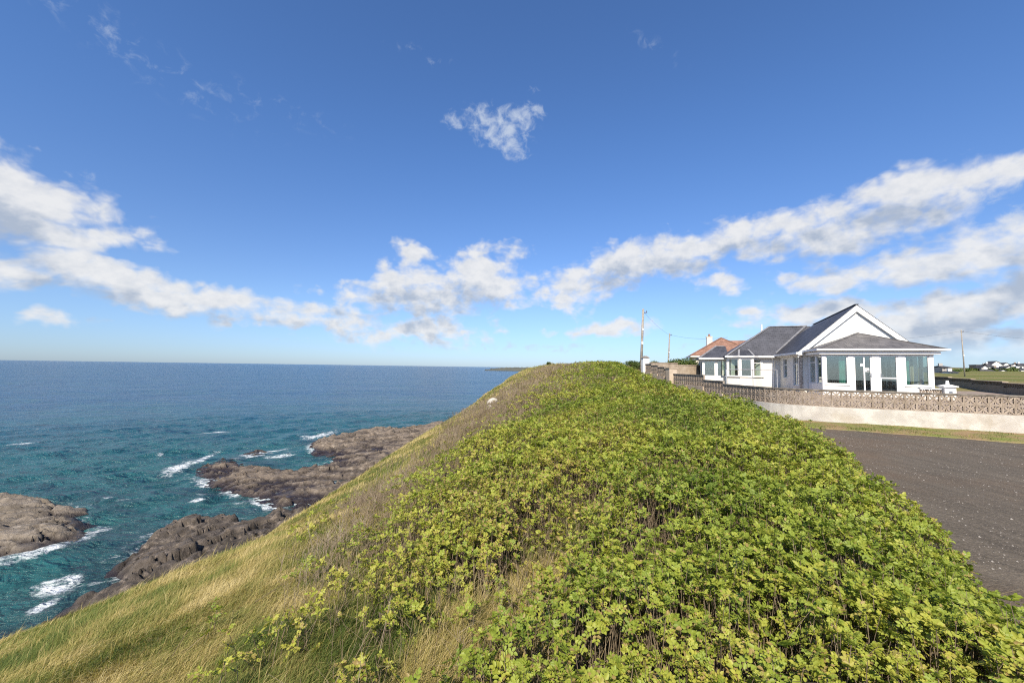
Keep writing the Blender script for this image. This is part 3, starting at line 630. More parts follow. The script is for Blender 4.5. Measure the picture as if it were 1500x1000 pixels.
GL = glass('window_glass', (.84, .90, .87), .17); STEEL = surf('steel', (.45, .45, .46), (.55, .55, .56), 8, .35, 0, None, .5, metal=.8)
house = empty('bungalow', tuple(HO), HA, label='white bungalow with slate roof, tall front gable and glazed sun porch', cat='bungalow')
def holes(axis, fixed, t, a0, a1, z0, z1, ops, mb):
    """a wall of thickness t with rectangular openings (a0, a1, z0, z1); axis 'u': runs along u at v = fixed"""
    xs = sorted({a0, a1, *[o[0] for o in ops], *[o[1] for o in ops]})
    def bx(p, q, l, h):
        if h - l < 1e-4: return
        if axis == 'u': mb.box(p, q, fixed, fixed + t, l, h)
        else: mb.box(fixed, fixed + t, p, q, l, h)
    for p, q in zip(xs[:-1], xs[1:]):
        o = [k for k in ops if k[0] <= p + 1e-6 and k[1] >= q - 1e-6]
        if not o: bx(p, q, z0, z1)
        else: bx(p, q, z0, o[0][2]); bx(p, q, o[0][3], z1)
    return mb
def framed(parent, mk, w, h, name='window', fw=.055, mull=(), trans=(), door=False, frame_m=None, glass_m=None, sill=False):
    """a framed window in its own plane: mk(a, z, out) turns plane coordinates into house coordinates"""
    mb = MB()
    def bar(a0, a1, z0, z1, o0=-.035, o1=.035): mb.hexa([mk(a, z, o) for z in (z0, z1) for a, o in ((a0, o0), (a1, o0), (a1, o1), (a0, o1))])
    bar(0, w, 0, fw); bar(0, w, h - fw, h); bar(0, fw, fw, h - fw); bar(w - fw, w, fw, h - fw)
    for a in mull: bar(a - fw / 2, a + fw / 2, fw, h - fw, -.03, .03)
    for z in trans: bar(fw, w - fw, z - fw / 2, z + fw / 2, -.028, .028)
    o = mb.build(name, frame_m or PVC, parent)
    MB().hexa([mk(a, z, q) for z in (fw * .6, h - fw * .6) for a, q in ((fw * .6, -.006), (w - fw * .6, -.006), (w - fw * .6, .006), (fw * .6, .006))]).build('pane', glass_m or GL, o)
    if sill: MB().hexa([mk(a, z, q) for z in (-.07, -.005) for a, q in ((-.06, -.06), (w + .06, -.06), (w + .06, .12), (-.06, .12))]).build('sill', HW, o)
    return o
def face_front(u0, z0, v): return lambda a, z, o: (u0 + a, v - o, z0 + z)          # looks towards -v
def face_left(v0, z0, u): return lambda a, z, o: (u - o, v0 + a, z0 + z)           # looks towards -u
def face_right(v0, z0, u): return lambda a, z, o: (u + o, v0 + a, z0 + z)
def face_diag(p, q, z0):
    p, q = Vector((p[0], p[1], 0)), Vector((q[0], q[1], 0)); d = (q - p).normalized(); n = Vector((d.y, -d.x, 0))
    return (lambda a, z, o: tuple(p + d * a + n * o + Vector((0, 0, z0 + z)))), (q - p).length
# walls
mb = MB()
holes('v', -.3, .22, 2.4, 14, .3, 3.2, [(5.72, 6.66, 1.45, 2.87), (3.3, 4.35, .98, 2.97)], mb)
holes('u', 2.4, .2, -.08, 5.48, .3, 3.2, [(.9, 4.4, .7, 2.9)], mb); mb.box(5.48, 5.7, 2.4, 14, .3, 3.2); mb.box(-.08, 5.48, 13.8, 14, .3, 3.2)
mb.hexa([(-.3, 2.4, 3.203), (5.7, 2.4, 3.203), (5.7, 2.6, 3.203), (-.3, 2.6, 3.203), (2.66, 2.4, 6.1), (2.70, 2.4, 6.1), (2.70, 2.6, 6.1), (2.66, 2.6, 6.1)])
holes('u', 7.6, .2, -3.7, -.303, .3, 3.1, [(-3.4, -1.9, 1.5, 2.85)], mb); mb.box(-3.7, -3.5, 7.803, 11.2, .3, 3.1); mb.box(-3.497, -.303, 11.0, 11.2, .3, 3.1)
mb.build('wall', HW, house)
MB().box(-.345, -.303, 2.36, 2.95, .3, 3.1).build('stone_cladding', STONE, house)
framed(house, face_left(5.72, 1.45, -.2), .94, 1.42, trans=(.98,), sill=True)
framed(house, face_left(3.3, .98, -.2), 1.05, 1.99, trans=(1.5,), mull=(.52,), sill=True)
# gable
mb = MB(); zr = lambda u: 6.23 - .92 * abs(u - 2.68)
for s_, ue in ((-1, -.6), (1, 5.96)):
    mb.hexa([(2.68, 2.2, 6.23 - .42), (ue, 2.2, zr(ue) - .36), (ue, 2.26, zr(ue) - .36), (2.68, 2.26, 6.23 - .42), (2.68, 2.2, 6.235), (ue, 2.2, zr(ue) + .005), (ue, 2.26, zr(ue) + .005), (2.68, 2.26, 6.235)])
mb.build('bargeboard', PVC, house)
mb = MB()
for s_, ue in ((-1, -.55), (1, 5.9)): mb.hexa([(2.68, 2.261, 5.95), (ue, 2.261, zr(ue) - .28), (ue, 2.398, zr(ue) - .28), (2.68, 2.398, 5.95), (2.68, 2.261, 6.0), (ue, 2.261, zr(ue) - .23), (ue, 2.398, zr(ue) - .23), (2.68, 2.398, 6.0)])
mb.build('soffit', PVC, house)
mb = MB(); us_ = np.arange(-.2, 5.6, .16)
for k, u0 in enumerate(us_):
    u1 = u0 + .156; zt = min(zr(u0), zr(u1)) - .3
    if zt > 3.3: mb.hexa([(u0, 2.375, 3.2), (u1, 2.375, 3.2), (u1, 2.397, 3.2), (u0, 2.397, 3.2), (u0, 2.375, zr(u0) - .3), (u1, 2.375, zr(u1) - .3), (u1, 2.397, zr(u1) - .3), (u0, 2.397, zr(u0) - .3)])
mb.build('gable_cladding', CLAD, house)
MB().box(2.60, 2.76, 2.345, 2.373, 4.4, 5.85).build('cover_strip', CLAD, house)
# roofs
RE = 9.6
rf = MB().slab([(2.68, 2.2, 6.25), (-.62, 2.2, 3.21), (-.62, 14.2, 3.21), (2.68, RE, 5.72)], .05).slab([(2.681, 2.2, 6.249), (2.681, RE, 5.719), (5.98, 14.2, 3.21), (5.98, 2.2, 3.21)], .05).slab([(2.68, RE, 5.71), (-.62, 14.2, 3.2), (5.98, 14.2, 3.2)], .05).build('roof', SLATE_Y, house)
MB().bar((2.68, 2.19, 6.265), (2.68, RE, 5.735), .2, .05).build('ridge_tiles', SLATE_Y, rf)
EV, EE = 7.25, 3.12; RV, RZ = 9.2, 5.57
er = MB().slab([(-4.05, EV, EE), (.2, EV, EE), (2.3, EV + .0, EE), (2.3, RV, RZ), (-.55, RV, RZ)], .08).slab([(-4.05, 11.3, EE), (-4.05, EV, EE), (-.55, RV, RZ)], .08).slab([(2.3, RV, RZ), (2.3, 11.3, EE), (-4.05, 11.3, EE), (-.55, RV, RZ)], .08).build('wing_roof', SLATE_X, house)
MB().bar((-4.05, EV, EE + .02), (-.55, RV, RZ + .03), .2, .05).bar((-.55, RV, RZ + .02), (2.0, RV, RZ + .02), .2, .06).build('ridge_tiles', LEAD, er)
MB().bar((-.62, 7.45, 3.34), (2.0, RV, RZ + .06), .22, .05).build('valley_lead', LEAD, er)
MB().box(-.76, -.63, 1.98, 7.5, 3.08, 3.2).build('gutter', GUT, rf); MB().box(-4.18, -.7, EV - .14, EV - .02, EE - .14, EE - .01).build('gutter', GUT, er)
MB().box(-.6, -.31, 2.1, 7.55, 3.02, 3.07).build('fascia', PVC, rf)
MB().tube([(-.9, 7.2, 3.0), (-.75, 7.5, 2.75), (-.75, 7.54, .4)], .04, 8).build('downpipe', GUT, house)
fu = on_v(1115.5, 475, 11.6); MB().tube([(fu[0], 11.6, 3.6), (fu[0], 11.6, fu[2])], .07, 8).build('flue_pipe', PVC, house)
# bay window of the wing
BP = [(-3.93, 7.6), (-3.18, 6.95), (-2.28, 6.95), (-1.53, 7.6)]
bay = MB()
for p, q in zip(BP[:-1], BP[1:]): bay.obox(p, q, .12, .3, 1.44); bay.obox(p, q, .13, 2.87, 3.03)
for p in BP: bay.box(p[0] - .07, p[0] + .07, p[1] - .07, p[1] + .07, 1.443, 2.867)
bayo = bay.build('bay_window', HW, house)
MB().slab([(-4.1, 7.55, 1.5), (-3.24, 6.8, 1.5), (-2.22, 6.8, 1.5), (-1.36, 7.55, 1.5)], .055).build('sill', HW, bayo)
for i, (p, q) in enumerate(zip(BP[:-1], BP[1:])):
    mk, L = face_diag(p, q, 1.5); framed(house, (lambda mk: lambda a, z, o: mk(a + .075, z, o))(mk), L - .15, 1.365, trans=(1.05,) if i == 2 else ())
apx = (-2.73, 8.6, 4.15)
bo = [(-4.1, 7.62), (-3.26, 6.78), (-2.2, 6.78), (-1.36, 7.62)]
mbb = MB()
for p, q in zip(bo[:-1], bo[1:]): mbb.slab([(p[0], p[1], 3.1), (q[0], q[1], 3.1), (-2.5 if q[0] > -2.5 else -2.96, 8.15, 3.86), (-2.96 if p[0] < -3 else -2.5, 8.15, 3.86)][:4], .06)
br_ = mbb.build('bay_roof', SLATE_X, house)
MB().bar((-3.26, 6.78, 3.13), (-2.96, 8.15, 3.89), .14, .04).bar((-2.2, 6.78, 3.13), (-2.5, 8.15, 3.89), .14, .04).build('hip_lead', LEAD, br_)
mg = MB()
for p, q in zip(bo[:-1], bo[1:]): mg.bar((p[0], p[1] - .03, 3.05), (q[0], q[1] - .03, 3.05), .08, .09)
mg.build('gutter', GUT, br_)
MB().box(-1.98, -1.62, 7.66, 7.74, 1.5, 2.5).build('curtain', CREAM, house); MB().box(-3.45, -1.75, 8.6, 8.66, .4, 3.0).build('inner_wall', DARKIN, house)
# sun porch at the front
F0, ZF = 0.0, .78
por = MB().box(0, .19, 0, .16, .3, 2.96).box(1.29, 1.57, 0, .14, .3, 2.96).box(2.44, 2.8, 0, .14, .3, 2.96).box(3.65, 3.98, 0, .14, .3, 2.96).box(5.07, 5.26, 0, .16, .3, 2.96)
por.box(-.02, 5.28, -.02, .16, 2.963, 3.14); por.box(.192, 1.288, 0, .14, .3, 1.22).box(3.982, 5.068, 0, .14, .3, 1.22).box(1.572, 2.438, .01, .13, .3, .78).box(2.802, 3.648, .01, .13, .3, .78)
por.box(0, .14, .163, 2.36, .3, 1.22).box(5.12, 5.26, .163, 2.36, .3, 1.22).box(0, .14, .163, 2.36, 2.963, 3.14).box(5.12, 5.26, .163, 2.36, 2.963, 3.14)
for u_ in (0, 5.12): por.box(u_, u_ + .14, .95, 1.13, 1.223, 2.96).box(u_, u_ + .14, 2.2, 2.36, 1.223, 2.96)
por.build('porch', PVC, house)
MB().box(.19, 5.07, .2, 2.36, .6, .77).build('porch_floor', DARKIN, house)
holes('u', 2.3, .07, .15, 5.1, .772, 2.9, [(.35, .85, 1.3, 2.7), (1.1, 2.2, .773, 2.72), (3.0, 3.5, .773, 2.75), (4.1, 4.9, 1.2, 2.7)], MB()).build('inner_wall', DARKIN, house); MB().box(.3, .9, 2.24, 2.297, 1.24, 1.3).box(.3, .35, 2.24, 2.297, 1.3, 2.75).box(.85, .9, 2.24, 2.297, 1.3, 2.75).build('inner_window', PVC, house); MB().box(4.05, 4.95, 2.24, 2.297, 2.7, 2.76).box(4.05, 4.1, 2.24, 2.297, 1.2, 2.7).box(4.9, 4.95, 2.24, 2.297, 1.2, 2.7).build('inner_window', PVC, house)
MB().box(1.0, 1.1, 2.2, 2.28, .8, 2.8).box(2.2, 2.3, 2.2, 2.28, .8, 2.8).box(1.1, 2.2, 2.2, 2.28, 2.72, 2.8).build('inner_door', surf('olive_panel', (.20, .19, .12), (.27, .25, .16), 2, .8, 0), house)
for u0, w_ in ((.192, 1.096), (3.982, 1.086)): framed(house, face_front(u0, 1.225, .07), w_, 1.735, sill=True)
for v0, w_ in ((.165, .78), (1.135, 1.06)):
    framed(house, face_left(v0, 1.225, .07), w_, 1.735, trans=(1.3,) if v0 > 1 else ()); framed(house, face_right(v0, 1.225, 5.19), w_, 1.735)
PAPER = surf('white_paper', (.72, .72, .70), (.78, .78, .77), 9, .8, 0); INK = surf('dark_print', (.06, .06, .07), (.12, .12, .12), 30, .8, 0)
for k, (u0, w_) in enumerate(((1.575, .86), (2.805, .84))):
    dr = framed(house, face_front(u0, .785, .06), w_, 2.17, 'door', .07, trans=(.85,) if k else (), mull=() if k else (.5,))
    hu = u0 + w_ - .04 if k == 0 else u0 + .04; sg = 1 if k else -1
    MB().box(hu - .02, hu + .02, .005, .023, 1.65, 1.9).bar((hu, -.01, 1.78), (hu + sg * .13, -.02, 1.78), .02, .02).build('handle', STEEL, dr)
    if k == 0:
        MB().box(1.90, 2.03, .044, .052, 2.30, 2.46).build('notice', PAPER, dr)
        n2 = MB().box(2.12, 2.32, .044, .052, 1.98, 2.20).build('notice', PAPER, dr); MB().box(2.21, 2.31, .040, .0435, 2.0, 2.05).build('print', INK, dr); MB().box(2.14, 2.30, .040, .0435, 2.14, 2.16).build('print', INK, dr)
def curtain(u0, u1, v, z0, z1, m_, axis='u'):
    mb = MB(); n = 14; pts = [(u0 + (u1 - u0) * i / n, v + .035 * math.sin(i * 2.2)) for i in range(n + 1)]
    if axis == 'v': pts = [(b_, a_) for a_, b_ in pts]
    P = np.array(pts); strip_wall(mb, P, .012, z0, z1); mb.build('curtain', m_, house)
curtain(.93, 1.24, .26, 1.25, 2.93, TEAL); curtain(4.0, 4.26, .26, 1.25, 2.93, TEAL); curtain(4.5, 4.62, .6, 1.25, 2.93, CREAM); curtain(.3, .75, .3, 1.25, 2.9, surf('pale_green_curtain', (.35, .42, .38), (.42, .48, .44), 3, .9, .2, 8), 'v')
A3 = (2.72, 2.36, 4.45); el_ = -.27; L0, L1 = -.27, 5.74
pr = MB().slab([(L0, el_, 3.31), (L1, el_, 3.31), A3], .05).slab([(L0, 2.36, 3.31), (L0, el_, 3.31), A3], .05).slab([(L1, el_, 3.31), (L1, 2.36, 3.31), A3], .05).build('porch_roof', SLATE_C, house)
MB().bar((L0, el_, 3.32), A3, .16, .04).bar((L1, el_, 3.32), A3, .16, .04).build('hip_tiles', SLATE_C, pr)
MB().box(L0 - .1, L1 + .1, el_ - .12, el_ - .0, 3.21, 3.31).box(L0 - .1, L0 + .0, el_ + .003, 2.2, 3.21, 3.31).box(L1 + .0, L1 + .1, el_ + .003, 2.2, 3.21, 3.31).build('gutter', GUT, pr)
MB().box(-.18, 5.5, -.18, -.15, 3.0, 3.15).box(-.18, -.15, -.147, 2.3, 3.0, 3.15).box(5.47, 5.5, -.147, 2.3, 3.0, 3.15).build('fascia', PVC, pr)
MB().slab([(L0 + .02, el_ + .02, 3.225), (L1 - .02, el_ + .02, 3.225), (L1 - .02, 2.34, 3.225), (L0 + .02, 2.34, 3.225)], .03).build('soffit', PVC, pr)
# glazed lean-to behind the wing
U0, U1, V0, V1 = -5.65, -3.72, 9.0, 12.0
gr_ = MB().box(U0, U1, V0, V0 + .12, .3, 1.44).box(U0, U0 + .12, V0 + .123, V1, .3, 1.44).box(U0, U1, V0, V0 + .12, 2.72, 2.95).box(U0, U0 + .12, V0 + .123, V1, 2.72, 2.95)
for u_ in (U0, -4.65, U1 - .12): gr_.box(u_, u_ + .14, V0 + .0, V0 + .119, 1.443, 2.718)
for v_ in (10.4, V1 - .14): gr_.box(U0, U0 + .119, v_, v_ + .14, 1.443, 2.718)
gr_.box(U0 + .12, U1, V1 - .1, V1, .3, 2.95).build('lean_to', HW, house)
for u_, w_ in ((U0 + .145, .85), (-4.505, .66)): framed(house, face_front(u_, 1.45, V0 + .06), w_, 1.26)
framed(house, face_left(V0 + .14, 1.45, U0 + .06), 1.24, 1.26); framed(house, face_left(10.55, 1.45, U0 + .06), 1.28, 1.26)
lr = MB().slab([(U0 - .22, V0 - .25, 2.98), (U1 + .1, V0 - .25, 2.98), (U1 + .1, 10.5, 4.05), (-4.35, 10.5, 4.05)], .07).slab([(U0 - .22, V1 + .2, 2.98), (U0 - .22, V0 - .25, 2.98), (-4.35, 10.5, 4.05)], .07).slab([(U1 + .1, V1 + .2, 2.98), (U0 - .22, V1 + .2, 2.98), (-4.35, 10.5, 4.05), (U1 + .1, 10.5, 4.05)], .07).build('lean_to_roof', SLATE_X, house)
MB().bar((U0 - .22, V0 - .25, 3.0), (-4.35, 10.5, 4.07), .16, .05).bar((-4.35, 10.5, 4.06), (U1, 10.5, 4.06), .16, .05).build('hip_lead', LEAD, lr)
MB().box(U0 - .3, U1 - .1, V0 - .36, V0 - .26, 2.87, 2.97).build('gutter', GUT, lr)

# handrail on the terrace
h0, h1 = at_y(1064, 541, 22.6), at_y(1138, 541.3, 24.5)
hr = empty('handrail', (0, 0, 0), label='thin grey metal handrail in front of the bay window', cat='handrail')
PIPE = surf('galvanised_pipe', (.40, .40, .40), (.52, .52, .52), 12, .45, 0, None, .5, metal=.5)
MB().tube([tuple(h0), tuple(h1)], .022, 8).build('rail', PIPE, hr)
for t in (0, .5, 1):
    p = h0 + (h1 - h0) * t; MB().tube([(p[0], p[1], .5), (p[0], p[1], p[2])], .03 if t == 0 else .022, 8).build('post', PIPE, hr)

# ------------------------------------------------------------------ house with the orange tiled roof
oh = empty('tiled_house', (32.6, 63.5, 0), R(-19), label='cream house with an orange tiled hip roof behind the bungalow', cat='house')
OT = slate('orange_tiles', (.19, .105, .070), (.26, .145, .10), 'x', .4, .3); CRW = surf('cream_render', (.60, .54, .44), (.68, .62, .52), 2, .9, .2, 40)
MB().box(-4.3, 4.3, -3.6, 5, .8, 3.95).box(4.303, 11, -2.6, 4.6, .8, 3.95).build('wall', CRW, oh)
ot = MB().slab([(-4.8, -4.2, 4.1), (4.8, -4.2, 4.1), (0, .6, 7.0)], .12).slab([(-4.8, 5.4, 4.1), (-4.8, -4.2, 4.1), (0, .6, 7.0)], .12).slab([(4.8, -4.2, 4.1), (4.8, 5.4, 4.1), (0, .6, 7.0)], .12).slab([(4.8, 5.4, 4.1), (-4.8, 5.4, 4.1), (0, .6, 7.0)], .12).slab([(.7, .9, 6.58), (2, -3.2, 4.0), (11.4, -3.2, 4.0), (11.4, .9, 6.58)], .12).slab([(11.4, .9, 6.58), (11.4, 5, 4.0), (2, 5, 4.0), (.7, .9, 6.58)], .12).build('roof', OT, oh)
MB().box(-4.75, 4.75, -4.24, -4.14, 3.86, 4.02).box(-4.84, -4.74, -4.1, 5.3, 3.86, 4.02).build('fascia', PVC, oh)
MB().bar((0, .6, 7.03), (-4.8, -4.2, 4.13), .25, .1).bar((0, .6, 7.03), (4.8, -4.2, 4.13), .25, .1).build('ridge_tiles', OT, ot)
ch = MB().box(-1.95, -1.15, 1.4, 2.2, 4.5, 7.2).box(-2.02, -1.08, 1.33, 2.27, 7.2, 7.32).build('chimney', CRW, oh); MB().tube([(-1.55, 1.8, 7.3), (-1.55, 1.8, 7.72)], .19, 10, .15).build('chimney_pot', OT, ch)
for x in (-3, -.6, 2.2): framed(oh, lambda a, z, o, x=x: (x + a, -3.63 - o, 2.0 + z), 1.1, 1.3, trans=(.9,))

# ------------------------------------------------------------------ poles and cables
WOOD = surf('weathered_pole', (.22, .195, .165), (.33, .30, .26), 3, .9, .4, 18); INS = surf('insulator', (.06, .055, .05), (.1, .09, .085), 9, .5, 0)
def utility_pole(pt, pb, Y, zb, label, r=.15, marks=((.47, .22), (.62, .1))):
    t, bt = at_y(*pt, Y), at_y(*pb, Y); d = (bt - t) / np.linalg.norm(bt - t); foot = t + d * ((t[2] - zb) / -d[2])
    e = empty('utility_pole', tuple(foot), 0, label=label, cat='utility pole', group='wooden utility poles'); T = Vector(t - foot)
    MB().tube([(0, 0, -.3), tuple(T)], r, 10, r * .72).build('shaft', WOOD, e, 0, True)
    k = T.length; dn = T.normalized()
    arm = MB().bar(T - dn * .45 + Vector((-.12, 0, 0)), T - dn * .45 + Vector((.5, 0, .02)), .09, .09).build('crossarm', INS, e)
    for dx_ in (.1, .44): q = T - dn * .45 + Vector((dx_, 0, .05)); MB().tube([q, q + Vector((0, 0, .1)), q + Vector((0, 0, .2))], .05, 8, .035).build('insulator', INS, arm)
    for f, hgt in marks: q = dn * (k * (1 - f)); MB().box(q.x - .1, q.x + .1, q.y - r - .03, q.y - r + .0, q.z, q.z + hgt).build('plate', PAPER, e)
    return Vector(t) - dn * .3
t1 = utility_pole((942.2, 452.5), (939, 537), 50, 1.4, 'tall leaning wooden pole behind the white pillar of the stepped wall', .17, ((.55, .35), (.33, .2)))
t2 = utility_pole((981, 488), (979, 530), 85, .8, 'shorter wooden pole between the tall pole and the orange roof', .17)
t3 = utility_pole((1408, 483), (1413, 547), 92, float(terrain(99.5, 92)), 'wooden pole leaning left in the field right of the bungalow', .13, ((.56, .3),))
CAB = surf('black_cable', (.02, .02, .02), (.03, .03, .03), 3, .6, 0)
def cable(a, b, sag, label, r=.011):
    a, b = Vector(a), Vector(b); pts = [a.lerp(b, i / 24) + Vector((0, 0, -4 * sag * (i / 24) * (1 - i / 24))) for i in range(25)]
    tag(MB().tube(pts, r, 5).build('overhead_cable', CAB), label, 'cable', 'overhead cables')
cable(t1, t2, .35, 'cable running down from the tall pole to the shorter pole')
cable(t2, at_y(1066, 494, 66), .5, 'cable from the shorter pole to the orange tiled roof', .014)
cable(t3, at_y(1240, 499, 92), .6, 'cable from the field pole to the back of the bungalow roof', .014)
cable(t3, at_y(1620, 500, 92), .7, 'cable leaving the field pole towards the right', .014)

# ------------------------------------------------------------------ village beyond the field
VW = surf('village_white', (.66, .65, .62), (.74, .73, .70), .6, .9, 0); VG = surf('village_grey', (.32, .30, .28), (.40, .38, .36), .6, .9, 0); VS = surf('village_slate', (.045, .045, .05), (.075, .072, .075), .5, .7, 0)
VB = surf('village_brown', (.22, .17, .13), (.28, .22, .18), .5, .9, 0); VP = surf('dark_window', (.02, .025, .03), (.04, .045, .05), 1, .2, 0, None, .5)
def village_house(px, py, wpx, hpx, rpx, gable, wm, rm, label, Y=None, dpt=8, nwin=2, rows=1):
    h = ground_hit(px, py) if Y is None else at_y(px, py, Y); s = h[1] / FPX; w, hh, rh = wpx * s, hpx * s, rpx * s
    e = empty('village_house', tuple(h), math.atan2(-h[0], h[1]) * .55, label=label, cat='house', group='houses of the distant village')
    MB().box(-w / 2, w / 2, 0, dpt, -3, hh).build('wall', wm, e)
    if gable: MB().slab([(0, -.3, hh + rh), (-w / 2 - .3, -.3, hh - .2), (-w / 2 - .3, dpt + .3, hh - .2), (0, dpt + .3, hh + rh)], .2).slab([(.01, -.3, hh + rh), (.01, dpt + .3, hh + rh), (w / 2 + .3, dpt + .3, hh - .2), (w / 2 + .3, -.3, hh - .2)], .2).build('roof', rm, e); MB().hexa([(-w / 2, .01, hh), (w / 2, .01, hh), (w / 2, .3, hh), (-w / 2, .3, hh), (-.05, .01, hh + rh - .2), (.05, .01, hh + rh - .2), (.05, .3, hh + rh - .2), (-.05, .3, hh + rh - .2)]).build('gable', wm, e)
    elif rpx > 0: MB().slab([(-w / 2 - .3, -.4, hh), (w / 2 + .3, -.4, hh), (w / 2 - w * .1, dpt / 2, hh + rh), (-w / 2 + w * .1, dpt / 2, hh + rh)], .2).slab([(w / 2 + .3, dpt + .4, hh), (-w / 2 - .3, dpt + .4, hh), (-w / 2 + w * .1, dpt / 2, hh + rh), (w / 2 - w * .1, dpt / 2, hh + rh)], .2).build('roof', rm, e); MB().box(-w * .25, -w * .25 + 1, dpt / 2 - .4, dpt / 2 + .4, hh + rh - .6, hh + rh + .9).build('chimney', wm, e)
    else: MB().box(-w / 2 - .2, w / 2 + .2, -.2, dpt + .2, hh, hh + .4).build('roof', rm, e)
    for r_ in range(rows):
        for i in range(nwin):
            x = -w / 2 + w * (i + .5) / nwin; z = hh * (r_ + .35) / rows; MB().box(x - w * .1, x + w * .1, -.06, .02, z, z + hh * .38 / rows).build('window', VP, e)
for args in [
    (1386.5, 546.3, 8.6, 8.6, 2.2, False, VG, VS, 'grey two storey house standing alone left of the field pole', None, 8, 2, 2),
    (1372.5, 545.8, 7, 7.5, 2.4, False, VW, VS, 'white house just right of the sun porch corner post', None, 8, 2, 1),
    (1398, 547.2, 9, 2.4, 1.4, False, VW, VS, 'low white bungalow between grey house and field pole', None, 6, 2, 1),
    (1439, 540, 12, 5.2, 0, False, VB, VS, 'flat roofed brown building at the left end of the village', 300, 10, 3, 1),
    (1443.5, 545, 8, 6, 4, True, VW, VS, 'narrow white gabled house at the left of the village front', 262, 9, 1, 1),
    (1449, 546.6, 16, 2.2, 3.6, False, VG, VS, 'wide low house with a dark slate roof in front of the village', 235, 8, 3, 1),
    (1460.5, 541, 13, 6.5, 6, True, VW, VS, 'tallest white gabled house in the middle of the village', 285, 10, 2, 1),
    (1452, 543, 6, 6, 5, False, VW, VS, 'white house with a steep dark roof beside the tallest gable', 280, 9, 1, 1),
    (1465, 545.5, 9, 5.2, 2.6, False, VB, VS, 'brown house below the tallest white gable', 250, 8, 2, 1),
    (1475, 540, 8.5, 5.5, 3.6, True, VW, VS, 'white gabled house standing up behind the village front', 300, 9, 1, 1),
    (1479, 545.6, 9.5, 6.2, 3.8, True, VW, VS, 'white gabled cottage at the right of the village front', 245, 8, 1, 1),
    (1486.5, 541, 8, 5.5, 2.6, True, VW, VS, 'small white gabled house in the back row at the right', 295, 9, 1, 1),
    (1490, 545.2, 8, 5.6, 3, False, VG, VS, 'grey house with dark roof beside the white cottage', 255, 8, 2, 1),
    (1498, 545.9, 9, 4.6, 2.6, False, VW, VS, 'low white house at the right edge of the photo', 240, 8, 2, 1),
    (1469.5, 538.5, 7, 5, 2.6, False, VG, VS, 'grey house in the back row right of the tallest white gable', 310, 9, 2, 1),
    (1447.5, 540.5, 7, 4.6, 2.4, False, VG, VS, 'grey house with a dark roof beside the flat roofed building', 305, 9, 2, 1),
    (1493.5, 539.5, 6.5, 5, 2.4, False, VB, VS, 'brown house in the back row near the right edge', 312, 9, 2, 1),
    (1470, 546.4, 7, 3.2, 2.2, True, VW, VS, 'smallest white gabled shed on the village front', 238, 7, 1, 1),
    (1430, 546.6, 7, 2.6, 1.6, False, VW, VS, 'low white shed at the left tip of the village front', 240, 7, 1, 1),
    (1501, 541, 11, 5.4, 3.6, False, VW, VS, 'white house with a long dark roof in the back row at the right edge', 290, 9, 3, 1)]: village_house(*args)
wl = [at_y(1434, 547.2, 232), at_y(1484, 547.6, 232)]
fwl = empty('field_wall', (0, 0, 0), label='pale stone wall along the far edge of the field below the village', cat='wall')
MB().obox(wl[0][:2], wl[1][:2], .5, wl[0][2] - 1.5, wl[0][2] + .7, wl[1][2] - 1.5, wl[1][2] + .7).build('stonework', RENDER, fwl); MB().obox(wl[0][:2], wl[1][:2], .6, wl[0][2] + .703, wl[0][2] + .9, wl[1][2] + .703, wl[1][2] + .9).build('coping', RENDER, fwl)

# ------------------------------------------------------------------ vegetation
def in_view(P, mg=260, low=1250):
    d = P - EYE; z = d @ FW; px = 750 + FPX * (d @ RT) / np.maximum(z, .05); py = 500 - FPX * (d @ UP) / np.maximum(z, .05)
    return (z > .3) & (px > -mg) & (px < 1500 + mg) & (py < low) & (py > -200)
def unit(v): return v / np.maximum(np.linalg.norm(v, axis=-1, keepdims=True), 1e-9)
def scatter(box, density, lo, hi, prob, seed, soft=.12):
    """random plan points with distance lo..hi from the photographer, thinned by prob(x, y)"""
    r_ = np.random.default_rng(seed); x0, x1, y0, y1 = box; n = int((x1 - x0) * (y1 - y0) * density)
    x = r_.uniform(x0, x1, n); y = r_.uniform(y0, y1, n); d = np.hypot(x, y) * (1 + r_.normal(0, soft, n)); k = (d > lo) & (d < hi)
    x, y = x[k], y[k]; k = in_view(np.stack([x, y, terrain(x, y) + .3], 1)); x, y = x[k], y[k]
    k = r_.random(len(x)) < prob(x, y); return x[k], y[k]
GAPS = [(695, 930, .55, .45), (735, 850, .42, .4), (640, 975, .45, .35), (865, 745, .35, .9), (790, 800, .45, .6), (1130, 960, .25, .25), (900, 985, .3, .25)]
GAPP = [(ground_hit(a, b, .35)[:2], rx, ry) for a, b, rx, ry in GAPS]
def gap_mask(x, y):
    m = np.zeros(x.shape)
    wx, wy = x + (fbm(x * 1.5, y * 1.5, 41, 3) - .5) * .9, y + (fbm(x * 1.5, y * 1.5, 43, 3) - .5) * .9
    for (c, rx, ry) in GAPP: m = np.maximum(m, 1 - sstep(np.hypot((wx - c[0]) / rx, (wy - c[1]) / ry), .6, 1.2))
    return m
def ragged(y): return hedge_right(y) + (fbm(y * .9, y * 0 + 3.3, 93, 3) - .5) * 1.0 + (vnoise(y * 4.5, y * 0 + 1.7, 95) - .5) * .28
